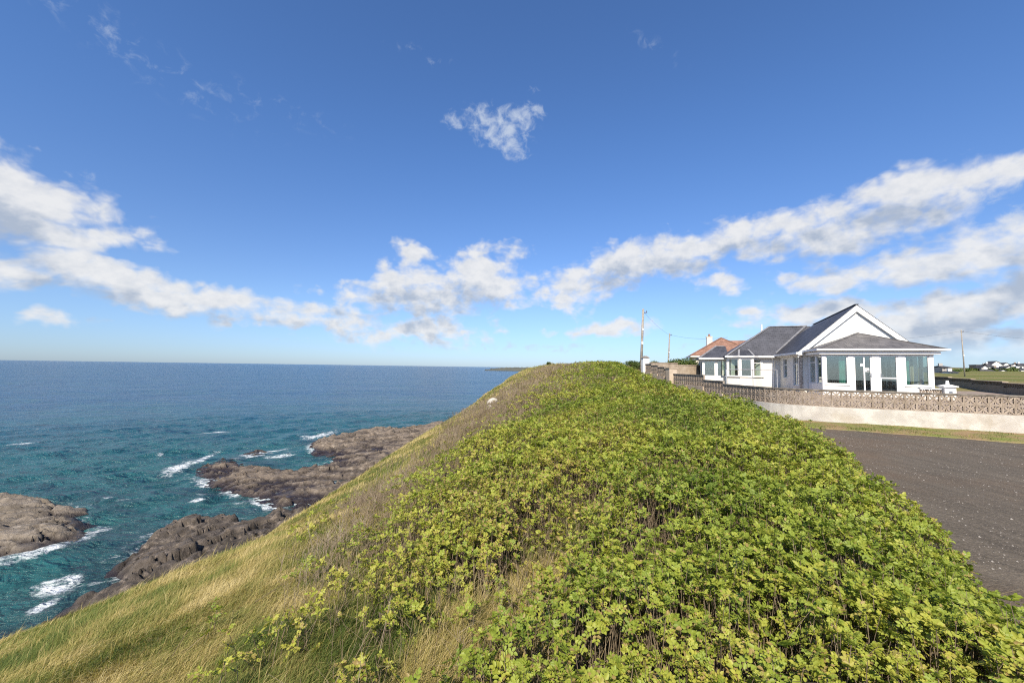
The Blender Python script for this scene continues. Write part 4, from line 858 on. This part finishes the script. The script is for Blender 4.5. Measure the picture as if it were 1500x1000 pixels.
def leafy(x, y):
    """how leafy the thicket is at a plan point"""
    dl = x - hedge_left(y); dr = ragged(y) - x; d = np.hypot(x, y)
    n = fbm(x * .8, y * .8, 51, 4); sc_ = np.clip(d / 6.5, .8, 9)
    a = sstep(dl / sc_ + (n - .5) * 3.4, -.4, 1.6) * sstep(dr, -.12, .05)
    a = a * (1 - .8 * (1 - sstep(dl, 0, 5.5 * np.clip(d / 11, .5, 3))) * sstep(n, .38, .58)) * (1 - .8 * gap_mask(x, y)) * sstep(n, .23 - .09 * sstep(dl, 1, 5), .38 - .09 * sstep(dl, 1, 5))
    a = np.maximum(a, .14 * sstep(dr, .3, .8) * sstep(dl, -1.9, -.5) * sstep(fbm(x * 1.4, y * 1.4, 57, 3), .54, .64) * sstep(d, 2, 3))
    top = 1 - sstep(y, 88, 98); wall = np.where((y > 15) & (y < 34), 1 - sstep(x, 10.2, 10.5), 1)
    return a * top * wall * sstep(d, 1.0, 1.5)
def canopy(x, y):
    dl = x - hedge_left(y); dr = ragged(y) - x
    pr = np.sqrt(np.clip(1 - (1 - np.clip((dr + .12) / 1.0, 0, 1)) ** 2, 0, 1))
    b = (fbm(x * 1.1, y * 1.1, 61, 3) - .5) * .58 + (fbm(x * .35, y * .35, 67, 2) - .5) * .3
    return (.30 + .42 * sstep(dl, -.3, 2.8) + b * (.4 + .6 * sstep(dl, 0, 2))) * np.clip(pr, .12, 1) * (1 - .35 * gap_mask(x, y)) * (1 - .3 * sstep(y, 60, 85)) 
SIX = np.array([[0, 1, 2, 3], [0, 3, 4, 5]])
def six_faces(n): return (np.arange(n)[:, None, None] * 6 + SIX[None]).reshape(-1, 4)
def leaf_quads(p, d, nrm, L, Wd, fold=.22, droop=.12):
    """pointed oval leaves folded along the midrib; p, d, nrm (n,3), L, Wd (n,)"""
    s = unit(np.cross(d, nrm)); L = L[:, None]; Wd = Wd[:, None]
    V = np.empty((len(p), 6, 3)); V[:, 0] = p; V[:, 1] = p + d * L * .30 + s * Wd * .5 + nrm * Wd * fold; V[:, 2] = p + d * L * .72 + s * Wd * .40 + nrm * Wd * fold * .6
    V[:, 3] = p + d * L - nrm * L * droop; V[:, 4] = p + d * L * .72 - s * Wd * .40 + nrm * Wd * fold * .6; V[:, 5] = p + d * L * .30 - s * Wd * .5 + nrm * Wd * fold
    return V
def rosettes(c, ax, K, M, Lr, Ll, Wl, seed):
    r_ = np.random.default_rng(seed); n = len(c)
    h = np.where(np.abs(ax[:, 2:3]) < .9, np.array([[0, 0, 1.0]]), np.array([[1.0, 0, 0]])); e1 = unit(np.cross(ax, h)); e2 = np.cross(ax, e1)
    phi = r_.uniform(0, 6.28, (n, 1)) + np.arange(K)[None] * 2.4 + r_.normal(0, .3, (n, K)); tht = np.radians(38 + 50 * (np.arange(K)[None] / max(1, K - 1)) + r_.normal(0, 10, (n, K)))
    rad = np.cos(phi)[..., None] * e1[:, None] + np.sin(phi)[..., None] * e2[:, None]
    d = np.cos(tht)[..., None] * ax[:, None] + np.sin(tht)[..., None] * rad; nr = unit(np.sin(tht)[..., None] * ax[:, None] - np.cos(tht)[..., None] * rad + r_.normal(0, .16, (n, K, 3)))
    s = unit(np.cross(d, nr)); lr = Lr[:, None] * r_.uniform(.75, 1.2, (n, K))
    if M == 1: tt, sg = [.25], [0]
    elif M == 3: tt, sg = [.35, .35, .75], [1, -1, 0]
    elif M == 5: tt, sg = [.3, .3, .7, .7, .9], [1, -1, 1, -1, 0]
    else: tt, sg = [.25, .25, .55, .55, .82, .82, .95], [1, -1, 1, -1, 1, -1, 0]
    out, tn = [], []
    base = r_.random((n, 1)) * .6 + r_.random((n, K)) * .4
    for t, g_ in zip(tt, sg):
        a = R(58) * g_; dd = unit(d * math.cos(a) + s * math.sin(a) + r_.normal(0, .10, (n, K, 3))); nn = unit(nr + r_.normal(0, .22, (n, K, 3)))
        nn = unit(nn - dd * (nn * dd).sum(-1, keepdims=True))
        p = c[:, None] + d * (lr * t)[..., None] + np.array([0, 0, -1.0]) * (lr * t * t * .25)[..., None]
        ll = Ll[:, None] * r_.uniform(.75, 1.2, (n, K)); out.append(leaf_quads(p.reshape(-1, 3), dd.reshape(-1, 3), nn.reshape(-1, 3), ll.ravel(), ll.ravel() * Wl))
        tn.append((base + r_.normal(0, .06, (n, K))).ravel())
    return np.concatenate(out), np.concatenate(tn)
def prisms(a, b, ra, rb):
    """three-sided tapering sticks from a to b"""
    d = unit(b - a); h = np.where(np.abs(d[:, 2:3]) < .9, np.array([[0, 0, 1.0]]), np.array([[1.0, 0, 0]])); s = unit(np.cross(d, h)); t = np.cross(d, s); n = len(a); V = np.empty((n, 6, 3))
    for k in range(3):
        o = math.cos(k * 2.094) * s + math.sin(k * 2.094) * t; V[:, k] = a + o * ra[:, None]; V[:, 3 + k] = b + o * rb[:, None]
    F = (np.arange(n)[:, None, None] * 6 + np.array([[0, 1, 4, 3], [1, 2, 5, 4], [2, 0, 3, 5]])[None]).reshape(-1, 4)
    return V, F
def leaf_material(name, stops, trans=.3, rough=.5, spec=.35):
    m = bpy.data.materials.new(name); m.use_nodes = True; N = NT(m.node_tree); b = N.n['Principled BSDF']; out = N.n['Material Output']
    a = N.new('ShaderNodeAttribute'); a.attribute_name = 'tint'; cr = N.new('ShaderNodeValToRGB'); el_ = cr.color_ramp.elements
    for k, (p, c) in enumerate(stops):
        e = el_[k] if k < 2 else el_.new(p); e.position = p; e.color = c4(c)
    N.l.new(a.outputs['Fac'], cr.inputs[0]); N.l.new(cr.outputs[0], b.inputs['Base Color']); b.inputs['Roughness'].default_value = rough; b.inputs['Specular IOR Level'].default_value = spec
    tr = N.new('ShaderNodeBsdfTranslucent'); N.l.new(N.mix(1.0, cr.outputs[0], (1.25, 1.2, .55, 1), 'MULTIPLY'), tr.inputs[0]); mx = N.new('ShaderNodeMixShader'); mx.inputs[0].default_value = trans
    N.l.new(b.outputs[0], mx.inputs[1]); N.l.new(tr.outputs[0], mx.inputs[2]); N.l.new(mx.outputs[0], out.inputs[0]); return m
ROSE = leaf_material('rose_leaf', [(0, (.075, .13, .02)), (.3, (.165, .225, .03)), (.55, (.265, .32, .045)), (.8, (.40, .40, .065)), (1, (.32, .24, .085))], .34)
GRASS = leaf_material('grass_blade', [(0, (.085, .125, .028)), (.3, (.16, .19, .045)), (.55, (.28, .255, .08)), (.8, (.41, .325, .125)), (1, (.52, .43, .21))], .25, .6, .2)
TWIG = leaf_material('dry_twig', [(0, (.13, .10, .066)), (.5, (.25, .195, .132)), (.8, (.34, .275, .19)), (1, (.42, .35, .27))], .05, .9, .1)
BOX = (-12, 24, -1, 98)
VL, TL, SA, SB, SR = [], [], [], [], []
for lo, hi, dens, K, M, Lr, Ll, seed in ((1.25, 4.5, 500, 5, 7, .050, .0208, 1), (4.5, 9, 330, 5, 5, .055, .0255, 2), (9, 17, 180, 5, 3, .061, .036, 3), (17, 36, 85, 5, 1, .074, .070, 4), (36, 100, 26, 5, 1, .14, .125, 5)):
    x, y = scatter(BOX, dens, lo, hi, leafy, seed); r_ = np.random.default_rng(seed + 90); n = len(x)
    h = canopy(x, y); e = .12; gxn = (canopy(x + e, y) - canopy(x - e, y)) / (2 * e); gyn = (canopy(x, y + e) - canopy(x, y - e)) / (2 * e)
    drop = r_.exponential(.5, n) * .16; drop = np.where(r_.random(n) < .22, r_.uniform(0, .75, n) * h, drop)
    z = terrain(x, y) + np.clip(h - drop + r_.normal(0, .05, n) + np.where(r_.random(n) < .035, r_.uniform(.05, .2, n), 0) * np.clip(h / .4, 0, 1), .06, 3); c = np.stack([x, y, z], 1)
    ax = unit(np.stack([-gxn * .6, -gyn * .6, np.ones(n)], 1) + r_.normal(0, .33, (n, 3)) * np.array([1, 1, .4]))
    sc_ = np.clip(np.exp(r_.normal(0, .24, n)), .6, 1.6); v, t = rosettes(c, ax, K, M, Lr * sc_, Ll * sc_, .68, seed)
    patch = fbm(x * .55, y * .55, 71, 3) * 1.5 - .42; dl = x - hedge_left(y); yell = .12 - .22 * sstep(dl, 1.5, 6.5) + .06 * sstep(y, 12, 30)
    sh = np.clip(.22 + (patch - .32) * .55 + yell, -.1, .5); t = np.clip(np.tile(np.repeat(sh, K), M) + t * .55 , 0, .93)
    brn = np.tile(np.repeat(.02 + .20 * sstep(fbm(x * .9, y * .9, 75, 3), .50, .68) + .10 * (1 - sstep(dl, 0, 5)), K), M); t = np.where(np.random.default_rng(seed + 7).random(len(t)) < brn, 1.0, t)
    VL.append(v); TL.append(np.repeat(t, 6))
    if hi < 20:
        k = r_.random(n) < (1 if hi < 10 else .6); root = np.stack([x, y, terrain(x, y)], 1)[k] + r_.normal(0, .10, (k.sum(), 3)) * np.array([1, 1, 0]); SA.append(root); SB.append(c[k]); SR.append(np.full(k.sum(), .0035 * (1 if hi < 10 else 1.8)))
VL = np.concatenate(VL); TL = np.concatenate(TL); print('leaflets', len(VL))
tag(np_mesh('rose_thicket', VL.reshape(-1, 3), six_faces(len(VL)), ROSE, attrs={'tint': TL}), 'yellow green wild rose thicket covering the cliff top bank', 'thicket', kind='stuff')
def stemmy(x, y):
    d = np.hypot(x, y); dl = x - hedge_left(y); sc_ = np.clip(d / 10, .8, 4.5); n = fbm(x * .7, y * .7, 81, 4)
    a = sstep(dl / sc_ + (n - .5) * 2.2, np.where(y < 10, -1.1, -1.9), -.3) * (1 - sstep(dl / sc_ + (n - .5) * 2.0, .9, 2.6) * .82) * sstep(y, 3.2, 5.5) 
    inner = (.11 + .36 * sstep(dl, 0, 1) * (1 - sstep(dl, 3, 9)) * sstep(n, .38, .56)) * sstep(dl, -.4, .4)
    g_ = gap_mask(x, y) * .4
    return np.clip(np.maximum(np.maximum(a * .95, inner), g_), 0, 1) * sstep(d, 1.6, 2.6) * sstep(hedge_right(y) - x, .3, .9) * (1 - sstep(y, 60, 75) * .7) * np.where((y > 15) & (y < 34), 1 - sstep(x, 9.9, 10.3), 1)
TA, TB, TR, TT = list(SA), list(SB), list(SR), [np.random.default_rng(1).uniform(0, .6, len(a)) for a in SA]
for lo, hi, dens, rad, seed in ((1.5, 6, 110, .0022, 31), (6, 14, 95, .0034, 32), (14, 34, 52, .007, 33), (34, 90, 12, .016, 34)):
    x, y = scatter(BOX, dens, lo, hi, stemmy, seed); n = len(x); r_ = np.random.default_rng(seed); h = r_.uniform(.28, .62, n) * np.clip(canopy(x, y) / .5, .75, 1.25)
    a = np.stack([x, y, terrain(x, y)], 1); lean = r_.normal(0, .2, (n, 2)) + np.array([.10, .04]); b = a + np.stack([lean[:, 0] * h, lean[:, 1] * h, h], 1); tn = np.clip(fbm(x, y, 88, 2) * .7 + r_.normal(.1, .22, n), 0, 1)
    TA.append(a); TB.append(b); TR.append(np.full(n, rad)); TT.append(tn)
    for k in range(3):
        f = r_.uniform(.35, .85, n)[:, None]; p = a + (b - a) * f; q = p + np.stack([r_.normal(0, .09, n), r_.normal(0, .09, n), r_.uniform(.05, .2, n)], 1); TA.append(p); TB.append(q); TR.append(np.full(n, rad * .7)); TT.append(np.clip(tn + r_.normal(0, .1, n), 0, 1))
TA, TB, TR, TT = (np.concatenate(q) for q in (TA, TB, TR, TT)); v, f = prisms(TA, TB, TR, TR * .6); print('twigs', len(v))
tag(np_mesh('dry_stems', v.reshape(-1, 3), f, TWIG, attrs={'tint': np.repeat(TT, 6)}), 'brown leafless stems standing along the seaward side of the thicket', 'stems', kind='stuff')
def blades(x, y, h, w, lean, amt, seed):
    r_ = np.random.default_rng(seed); n = len(x); z = terrain(x, y) - .01; ld = np.stack([np.cos(lean), np.sin(lean), np.zeros(n)], 1); az_ = r_.uniform(0, 6.28, n); wd = np.stack([np.cos(az_), np.sin(az_), np.zeros(n)], 1)
    p0 = np.stack([x, y, z], 1); up = np.array([[0, 0, 1.0]]); H = h[:, None]; A = amt[:, None]; Wd = w[:, None] * wd * .5
    p1 = p0 + H * (.5 * up * (1 - .25 * A) + .28 * A * ld); p2 = p0 + H * (up * (.95 - .62 * A) + 1.0 * A * ld)
    V = np.empty((n, 6, 3)); V[:, 0] = p0 - Wd; V[:, 1] = p0 + Wd; V[:, 2] = p1 + Wd * .8; V[:, 3] = p1 - Wd * .8; V[:, 4] = p2 + Wd * .12; V[:, 5] = p2 - Wd * .12
    F = (np.arange(n)[:, None, None] * 6 + np.array([[0, 1, 2, 3], [3, 2, 4, 5]])[None]).reshape(-1, 4); return V, F
def grassy(x, y):
    e = np.interp(y, EY, EX); s = x - e; lf = leafy(x, y); return sstep(s, -7, -6) * np.clip(1.05 - lf * .8, 0, 1) * (1 - sstep(x - hedge_right(y), -.5, .1)) * np.where(x > hedge_left(y) + 1.0, np.clip(gap_mask(x, y) + .16 + .3 * sstep(fbm(x * .9, y * .9, 98, 3), .45, .62), 0, 1), 1) * np.where((y > 15) & (y < 34), 1 - sstep(x, 10.2, 10.5), 1) * sstep(np.hypot(x, y), .9, 1.4)
BV, BT = [], []
for lo, hi, dens, w, hh, seed in ((1.0, 5, 6500, .0034, .22, 41), (5, 9, 3300, .0046, .215, 42), (9, 17, 1150, .008, .22, 43), (17, 36, 220, .018, .25, 44), (36, 100, 40, .05, .34, 45)):
    x, y = scatter((-15, 20, -1, 100), dens, lo, hi, grassy, seed); n = len(x); r_ = np.random.default_rng(seed)
    pn = fbm(x * .55, y * .9, 15, 4); pn2 = fbm(x * 1.8, y * 1.8, 16, 3); e = np.interp(y, EY, EX); s = x - e; gm = gap_mask(x, y)
    near_green = sstep(np.hypot((x + 1.3) / 1.3, (y - 3.0) / 2.2), 1.2, .5)
    tn = .57 + (pn - .5) * 1.25 + (pn2 - .5) * 1.1 - near_green * .30 + r_.normal(0, .17, n); tn = np.where(gm > .5, np.where(y > 4.5, .25, .72) + r_.normal(0, .16, n), tn)
    lean = R(32) + (fbm(x * .5, y * .5, 24, 3) - .5) * 4.2 + r_.normal(0, .62, n); amt = np.clip(.62 + r_.normal(0, .2, n) - near_green * .12, .1, .95)
    long_ = r_.random(n) < .03; tn = np.where(long_, np.maximum(tn, .75) + r_.normal(.05, .1, n), tn); h = hh * np.where(long_, 1.2, .68) * (1 + .5 * sstep(x - hedge_left(y), .3, 1.2)) * r_.uniform(.6, 1.35, n) * (.35 + 1.3 * fbm(x * 2.1, y * 2.1, 26, 3)) * (1 + .25 * near_green)
    v, _ = blades(x, y, h, np.full(n, w) * r_.uniform(.6, 1.3, n), lean, amt, seed); BV.append(v); BT.append(np.repeat(np.clip(tn, 0, 1), 6))
BV = np.concatenate(BV); BT = np.concatenate(BT); print('blades', len(BV))
F = (np.arange(len(BV))[:, None, None] * 6 + np.array([[0, 1, 2, 3], [3, 2, 4, 5]])[None]).reshape(-1, 4)
tag(np_mesh('slope_grass', BV.reshape(-1, 3), F, GRASS, attrs={'tint': BT}), 'long wind combed green and straw grass on the cliff slope', 'grass', kind='stuff')
# short tufts on the verge under the wall
r_ = np.random.default_rng(52); n = 26000; a = r_.uniform(-.2, 21, n); bq = r_.beta(1.1, 1.5, n); dp = verge_depth(a); x = W0[0] + WD[0] * a - WN[0] * (bq * dp + .12); y = W0[1] + WD[1] * a - WN[1] * (bq * dp + .12)
k = fbm(x * 1.1, y * 1.1, 6, 4) + r_.normal(0, .06, n) > .47; x, y = x[k], y[k]; n = len(x)
v, f = blades(x, y, r_.uniform(.04, .11, n), np.full(n, .011), r_.uniform(0, 6.28, n), r_.uniform(.2, .8, n), 53); v[..., 2] += .10
tag(np_mesh('verge_grass', v.reshape(-1, 3), f, GRASS, attrs={'tint': np.repeat(np.clip(.34 + (fbm(x * .8, y * .8, 9, 3) - .5) * 1.6 + r_.normal(0, .12, n), 0, 1), 6)}), 'short green and straw grass at the foot of the garden wall', 'grass', kind='stuff')
# loose stones on the road
n = 26000; x = r_.uniform(2, 26, n); y = r_.uniform(1.5, 15, n); k = (x > hedge_right(y)) & (((x - W0[0]) * WN[0] + (y - W0[1]) * WN[1]) < -1.7) & (fbm(x * .35 + y * .1, y * 1.3, 14, 3) + r_.normal(0, .08, n) > .47); x, y = x[k], y[k]; n = len(x); rad = r_.gamma(1.6, .0026, n) + .0025
TET = np.array([[1, 0, 0], [0, 1, 0], [-1, 0, 0], [0, -1, 0], [.1, .1, .8], [-.1, 0, -.5]]); TF = np.array([[0, 1, 4, 4], [1, 2, 4, 4], [2, 3, 4, 4], [3, 0, 4, 4]])[:, :3]
ang = r_.uniform(0, 6.28, n); C_, S__ = np.cos(ang), np.sin(ang); tv = TET[None] * rad[:, None, None] * r_.uniform(.6, 1.2, (n, 6, 3)); v = np.stack([tv[..., 0] * C_[:, None] - tv[..., 1] * S__[:, None], tv[..., 0] * S__[:, None] + tv[..., 1] * C_[:, None], tv[..., 2]], -1) + np.stack([x, y, (fbm(x * .35, y * .35, 12, 3) - .5) * .05 + .008], 1)[:, None]
tag(np_mesh('gravel', v.reshape(-1, 3), (np.arange(n)[:, None, None] * 6 + TF[None]).reshape(-1, 3), surf('loose_stone', (.22, .20, .18), (.36, .33, .29), 3, .95, 0)), 'loose pale stones scattered over the worn asphalt', 'gravel', kind='stuff')
# shrubs beyond the walls and on the hill
SHRUB = leaf_material('shrub_leaf', [(0, (.03, .055, .012)), (.5, (.07, .11, .022)), (1, (.14, .16, .035))], .2)
def shrub(x, y, rx, ry, rz, n, leaf, label, seed, z=None, cat='shrub'):
    r_ = np.random.default_rng(seed); zb = float(terrain(x, y)) if z is None else z; e = empty('shrub', (x, y, zb), 0, label=label, cat=cat)
    lob = unit(r_.normal(0, 1, (9, 3))) * .5; lob[:, 2] = np.abs(lob[:, 2]) * .8; k = r_.integers(0, 9, n); p = lob[k] + unit(r_.normal(0, 1, (n, 3))) * (r_.random((n, 1)) ** .4) * .5; p[:, 2] += .35
    p = p * np.array([rx, ry, rz]); d = unit(r_.normal(0, 1, (n, 3))); nr = unit(p + r_.normal(0, .5, (n, 3))); nr = unit(nr - d * (nr * d).sum(-1, keepdims=True))
    v = leaf_quads(p, d, nr, np.full(n, leaf) * r_.uniform(.6, 1.3, n), np.full(n, leaf * .7)); np_mesh('foliage', v.reshape(-1, 3), six_faces(n), SHRUB, e, attrs={'tint': np.repeat(np.clip(r_.normal(.5, .25, n), 0, 1), 6)})
    mb = MB()
    for j in range(5): mb.tube([(0, 0, -.2), tuple(lob[j] * np.array([rx, ry, rz]) * .5 + np.array([0, 0, .2 * rz])), tuple(lob[j] * np.array([rx, ry, rz]) + np.array([0, 0, .3 * rz]))], .05, 6, .015)
    mb.build('stem', TWIG, e)
def at_px(px, Y): return at_y(px, 540, Y)[:2]
q = at_px(1000, 42); shrub(q[0], q[1], 1.9, 1.2, 1.25, 3800, .13, 'rounded green shrub showing above the tan cross wall', 61, 1.75)
q = at_px(984, 44); shrub(q[0], q[1], .9, .8, .8, 1300, .12, 'low green shrub at the left of the rounded shrub behind the cross wall', 62, 2.0)
q = at_px(958, 47); shrub(q[0], q[1], .8, .7, .6, 900, .12, 'small dark shrub beside the white pillar top', 63, 2.2)
for px, py, rx, rz, lab, sd in ((796, 533.5, .8, .75, 'tiny dark bush on the skyline left of the hilltop', 64), (804, 533.2, .5, .42, 'smaller dark bush right beside the skyline bush', 65), (772, 536.5, .5, .4, 'lowest bush on the skyline above the sea', 66), (822, 531.5, 1.2, .5, 'broad low bush at the left shoulder of the hilltop', 67)):
    q = ground_hit(px, py + 1.0); shrub(q[0], q[1], rx, rx, rz, 700, .13, lab, sd)
for px, Y, rx, rz, lab, sd in ((924, 62, 2.0, .8, 'dark low bush on the skyline left of the tall pole', 68), (935, 58, 1.2, .9, 'bush at the foot of the tall leaning pole', 69)):
    q = at_px(px, Y); shrub(q[0], q[1], rx, 1, rz, 1200, .14, lab, sd)
for px, py, w_, h_, lab, sd in ((1425, 545.5, 5, 2.2, 'dark hedge clump left of the flat roofed village building', 71), (1456, 545.5, 2.5, 1.6, 'dark tree clump under the tallest village gable', 72), (1471, 545, 2.2, 1.8, 'dark tree clump left of the white village cottage', 73), (1484.5, 545.8, 3.5, 2.6, 'dark tree clump right of the white village cottage', 74), (1407, 546.6, 6, 1.4, 'low dark hedge clump left of the field pole foot', 75)):
    q = at_y(px, py, 243 if px > 1412 else 200); shrub(q[0], q[1], w_, 3, h_, 900, .8, lab, sd, q[2])
# white stones on the seaward slope
def boulder(px, py, rx, ry, rz, m, label, seed, name='boulder'):
    q = ground_hit(px, py); bm = bmesh.new(); bmesh.ops.create_icosphere(bm, subdivisions=3, radius=1); r_ = np.random.default_rng(seed); offs = unit(r_.normal(0, 1, (7, 3))); cut = r_.uniform(.62, .9, 7)
    for v in bm.verts:
        c = np.array(v.co)
        for o, k in zip(offs, cut): c = c - o * max(0, c @ o - k)
        v.co = Vector((c[0] * rx, c[1] * ry, c[2] * rz))
    me = bpy.data.meshes.new(name); bm.to_mesh(me); bm.free(); o = link(name, me, m); o.location = (q[0], q[1], q[2] + rz * .35); o.rotation_euler = (0, 0, r_.uniform(0, 3)); tag(o, label, 'boulder')
WST = surf('white_stone', (.40, .37, .32), (.54, .50, .44), 2, .9, .6, 12, .2); PST = surf('pink_stone', (.34, .25, .20), (.46, .36, .30), 2, .9, .6, 12, .2)
boulder(722, 593, .5, .42, .42, WST, 'largest white boulder on the seaward grass slope', 81); boulder(717.5, 599, .28, .25, .22, WST, 'smaller white boulder just below the largest one', 82)
boulder(809, 561, .45, .25, .16, PST, 'pale pinkish flat stone at the lower end of the bare earth streak', 83)
# one pink rose at the edge of the road
fy = np.array([5.6]); fx = ragged(fy) - .22; q = (float(fx[0]), 5.6, float(terrain(fx, fy)[0] + canopy(fx, fy)[0]) + .10); f_ = empty('rose_flower', tuple(q), 0, label='single pink rose flower at the thicket edge beside the road', cat='flower')
PK = surf('pink_petal', (.55, .06, .22), (.68, .14, .34), 20, .6, 0); v = []
for k in range(5):
    a = k * 1.257; d = np.array([[math.cos(a), math.sin(a), .35]]); v.append(leaf_quads(np.zeros((1, 3)), unit(d), unit(np.array([[-.35 * math.cos(a), -.35 * math.sin(a), 1.0]])), np.array([.032]), np.array([.036]), -.1, -.1))
v = np.concatenate(v); np_mesh('petals', v.reshape(-1, 3), six_faces(5), PK, f_); MB().tube([(0, 0, 0), (0, 0, .012), (0, 0, .018)], .012, 8, .006).build('stamens', CREAM, f_); MB().tube([(0, 0, 0), (-.03, .02, -.12)], .003, 5).build('stem', TWIG, f_)
